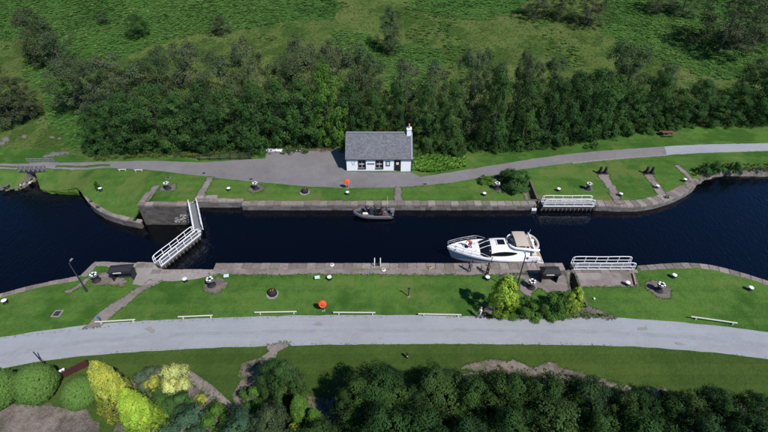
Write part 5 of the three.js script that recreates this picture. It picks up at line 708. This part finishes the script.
function scatter(name, label, category, geo, polys, density, [s0, s1], cols, o = {}) {
  seed = o.seed || 99; const list = [];
  for (const poly of polys) { let x0 = 1e9, x1 = -1e9, z0 = 1e9, z1 = -1e9; for (const [x, z] of poly) { x0 = Math.min(x0, x); x1 = Math.max(x1, x); z0 = Math.min(z0, z); z1 = Math.max(z1, z); } const n = Math.round((x1 - x0) * (z1 - z0) * density); for (let i = 0; i < n; i++) { const x = rr(x0, x1), z = rr(z0, z1), r = rnd(); if (!inside(poly, ...(o.warp ? warp(x, z).map((v, k) => 2 * [x, z][k] - v) : [x, z]))) continue; if (o.mask && r > o.mask(x, z)) continue; list.push([x, z]); } }
  const im = new THREE.InstancedMesh(geo, veg({ color: 0xffffff }), list.length), m = new THREE.Matrix4(), q = new THREE.Quaternion(), c = new THREE.Color();
  list.forEach(([x, z], i) => { const s = rr(s0, s1); q.setFromEuler(new THREE.Euler(rr(-.15, .15), rr(0, 6.28), rr(-.15, .15))); m.compose(new THREE.Vector3(x, groundH(x, z) - .02 + (o.lift || 0), z), q, new THREE.Vector3(s, s * rr(.7, 1.25), s)); im.setMatrixAt(i, m); const k = Math.min(.999, clamp(.5 + (fbm(x * .11, z * .11, 77) - .5) * 2.4 + rr(-.25, .25))) * (cols.length - 1), a = cols[Math.floor(k)], b = cols[Math.floor(k) + 1]; const v = rr(.8, 1.2); c.setRGB(...mix3(a, b, k % 1).map(t => t * v)); im.setColorAt(i, c); });
  im.name = numbered(name); im.userData = { kind: 'stuff', label, category }; scene.add(im); return im;
}
const brk = [GP([[-60, -14], [335, -14], [338, 12], [332, 22], [290, 26], [245, 28], [215, 32], [190, 40], [150, 46], [120, 55], [100, 70], [60, 78], [30, 80], [20, 60], [30, 40], [-60, 42]]), GP([[38, 72], [75, 74], [95, 92], [105, 112], [70, 118], [40, 112], [42, 95], [30, 85]]), GP([[400, -10], [525, -10], [522, 12], [500, 16], [470, 20], [440, 16], [412, 6]]), GP([[600, -10], [790, -10], [800, 80], [740, 76], [700, 74], [672, 66], [645, 54], [620, 44], [606, 26]]), GP([[388, 46], [425, 48], [440, 62], [425, 95], [395, 100], [378, 80]]), GP([[330, 30], [372, 32], [385, 50], [370, 62], [340, 52]]), GP([[55, 112], [96, 112], [98, 156], [70, 140], [48, 122]])];
for (const b of brk) structure('bracken_floor', drape(ragged(b, 1.2, .8).map(p => warp(p[0], p[1])), { cell: 3, tile: 30, up: .03 }), M.brackenFloor);
scatter('bracken', 'bright green bracken covering the upper hillside', 'bracken', frondGeo(7, 1.0, .5, .28, 5), brk, 5.5, [.3, .7], [[.056, .134, .028], [.070, .158, .033], [.086, .174, .037]], { seed: 17, warp: true, mask: (x, z) => .45 + 1.1 * S(.36, .56, fbm(x * .09, z * .09, 21)) });
scatter('bracken_patch', 'scattered bracken clumps breaking up the open olive slope', 'bracken', frondGeo(7, 1.0, .5, .28, 5), [GP([[-60, 0], [800, 0], [790, 110], [600, 115], [412, 120], [90, 120], [-40, 130]])], 1.6, [.35, .8], [[.046, .104, .022], [.058, .122, .027], [.072, .134, .032]], { seed: 19, mask: (x, z) => .9 * S(.53, .64, fbm(x * .07, z * .07, 81)) * S(.4, .6, fbm(x * .4, z * .4, 83)) });
scatter('hill_grass', 'olive and brown rough grass on the open slope', 'grass', frondGeo(8, .42, .09, .26, 6), [GP([[-60, 0], [800, 0], [790, 122], [600, 132], [412, 150], [90, 150], [-40, 148]])], 2.6, [.3, .8], [[.074, .118, .029], [.095, .136, .036], [.118, .134, .044]], { seed: 23 });
scatter('meadow_grass', 'tall grass fringe between bank and right tree row', 'grass', frondGeo(8, .4, .08, .6, 7), [GP([[560, 143], [600, 136], [660, 124.5], [768, 121.5], [790, 121.5], [790, 125.5], [665, 128.5], [600, 140], [560, 148]]), GP([[96, 158], [200, 155], [262, 148], [345, 147], [345, 150], [262, 151], [200, 158.5], [96, 161.5]])], 3.2, [.6, 1.3], [[.045, .085, .016], [.075, .11, .024], [.09, .095, .03]], { seed: 29 });
scatter('fern_patch', 'vivid yellow-green ferns beside the right cottage wall', 'ferns', frondGeo(8, .8, .34, .85, 8), [GP([[413, 170], [413, 152], [430, 150], [446, 153], [464, 158], [467, 166], [448, 170], [430, 173]])], 13, [.3, .75], [[.08, .18, .026], [.11, .23, .03], [.15, .26, .036]], { seed: 31 });
scatter('shore_weeds', 'tall weeds growing on the upper canal shore', 'weeds', frondGeo(7, .4, .12, .55, 9), [PP([[690, 170], [705, 166], [780, 163], [780, 172], [716, 172.5], [700, 177], [694, 176]])], 2.4, [.6, 1.3], [[.06, .10, .02], [.09, .12, .028], [.13, .12, .05]], { seed: 37 });
scatter('road_edge_weeds', 'low weeds along the road edge below the shrubs', 'weeds', frondGeo(7, .3, .1, .25, 10), [PP([[484, 316], [492, 311], [540, 314], [590, 313], [612, 316], [600, 318.5], [486, 319]])], 7, [.5, 1.1], [[.04, .08, .016], [.07, .12, .022]], { seed: 41 });
scatter('lawn_tufts', 'short uneven tufts of grass along the lawn edges', 'grass', frondGeo(6, .12, .04, .07, 11), [PP([[0, 337], [150, 320.5], [300, 315.5], [480, 316.4], [480, 318], [300, 317.4], [150, 322.5], [0, 339.5]]), PP([[0, 367], [100, 352], [300, 343], [580, 343], [768, 357], [768, 359.5], [580, 345], [300, 345], [100, 354.5], [0, 370]]), PP([[215, 275], [384, 275.6], [520, 276], [520, 278], [384, 277.6], [215, 277.5]]), GP([[110, 167.6], [200, 175.6], [300, 185.8], [400, 187], [450, 182.8], [450, 184.4], [400, 189], [300, 187.6], [200, 177.4], [110, 169]])], 22, [.35, .9], [[.045, .10, .018], [.055, .125, .02], [.08, .12, .025]], { seed: 43 });
{ // tufts creeping over the rims of paths and pads
  seed = 53; const geo = frondGeo(6, .13, .045, .08, 13), pts = [...rims], list = [];
  for (const r of pts) for (let i = 0; i < r.length; i++) { const p = r[i], q = r[(i + 1) % r.length], L = Math.hypot(q[0] - p[0], q[1] - p[1]); if (L > 8 || Math.abs((p[1] + q[1]) / 2 - ZN - .9) < .5 || p[1] > ZN && p[1] < ZN + 1.4) continue; const n = Math.round(L * 12); for (let k = 0; k < n; k++) { const t = rnd(); list.push([lerp(p[0], q[0], t) + rr(-.16, .16), lerp(p[1], q[1], t) + rr(-.16, .16)]); } }
  const im = new THREE.InstancedMesh(geo, veg({ color: 0xffffff }), list.length), m = new THREE.Matrix4(), qq = new THREE.Quaternion(), cc = new THREE.Color();
  list.forEach(([x, z], i) => { const s = rr(.35, 1.0); qq.setFromEuler(new THREE.Euler(0, rr(0, 6.28), 0)); m.compose(new THREE.Vector3(x, groundH(x, z) + .01, z), qq, new THREE.Vector3(s, s, s)); im.setMatrixAt(i, m); const v = rr(.8, 1.2); cc.setRGB(.05 * v, .11 * v, .024 * v); im.setColorAt(i, cc); });
  im.name = numbered('rim_tufts'); im.userData = { kind: 'stuff', label: 'small grass tufts creeping over path and gravel rims', category: 'grass' }; scene.add(im);
}
scatter('bed_weeds', 'low weeds and heather in the soil beds south of the road', 'weeds', frondGeo(7, .3, .12, .22, 12), [PP([[112, 410], [125, 382], [150, 374], [180, 374], [213, 396], [222, 432], [118, 440]]), PP([[240, 367], [262, 360], [300, 374], [302, 394], [330, 397], [330, 430], [236, 430]]), PP([[463, 371], [500, 366], [560, 370], [600, 382], [690, 402], [600, 392], [540, 382]])], 7.0, [.25, .7], [[.04, .08, .02], [.07, .11, .026], [.11, .10, .045]], { seed: 47 });

scene.traverse(o => { if (o.isMesh && o.name !== 'sky') { o.castShadow = true; o.receiveShadow = true; } });
renderer.render(scene, camera);
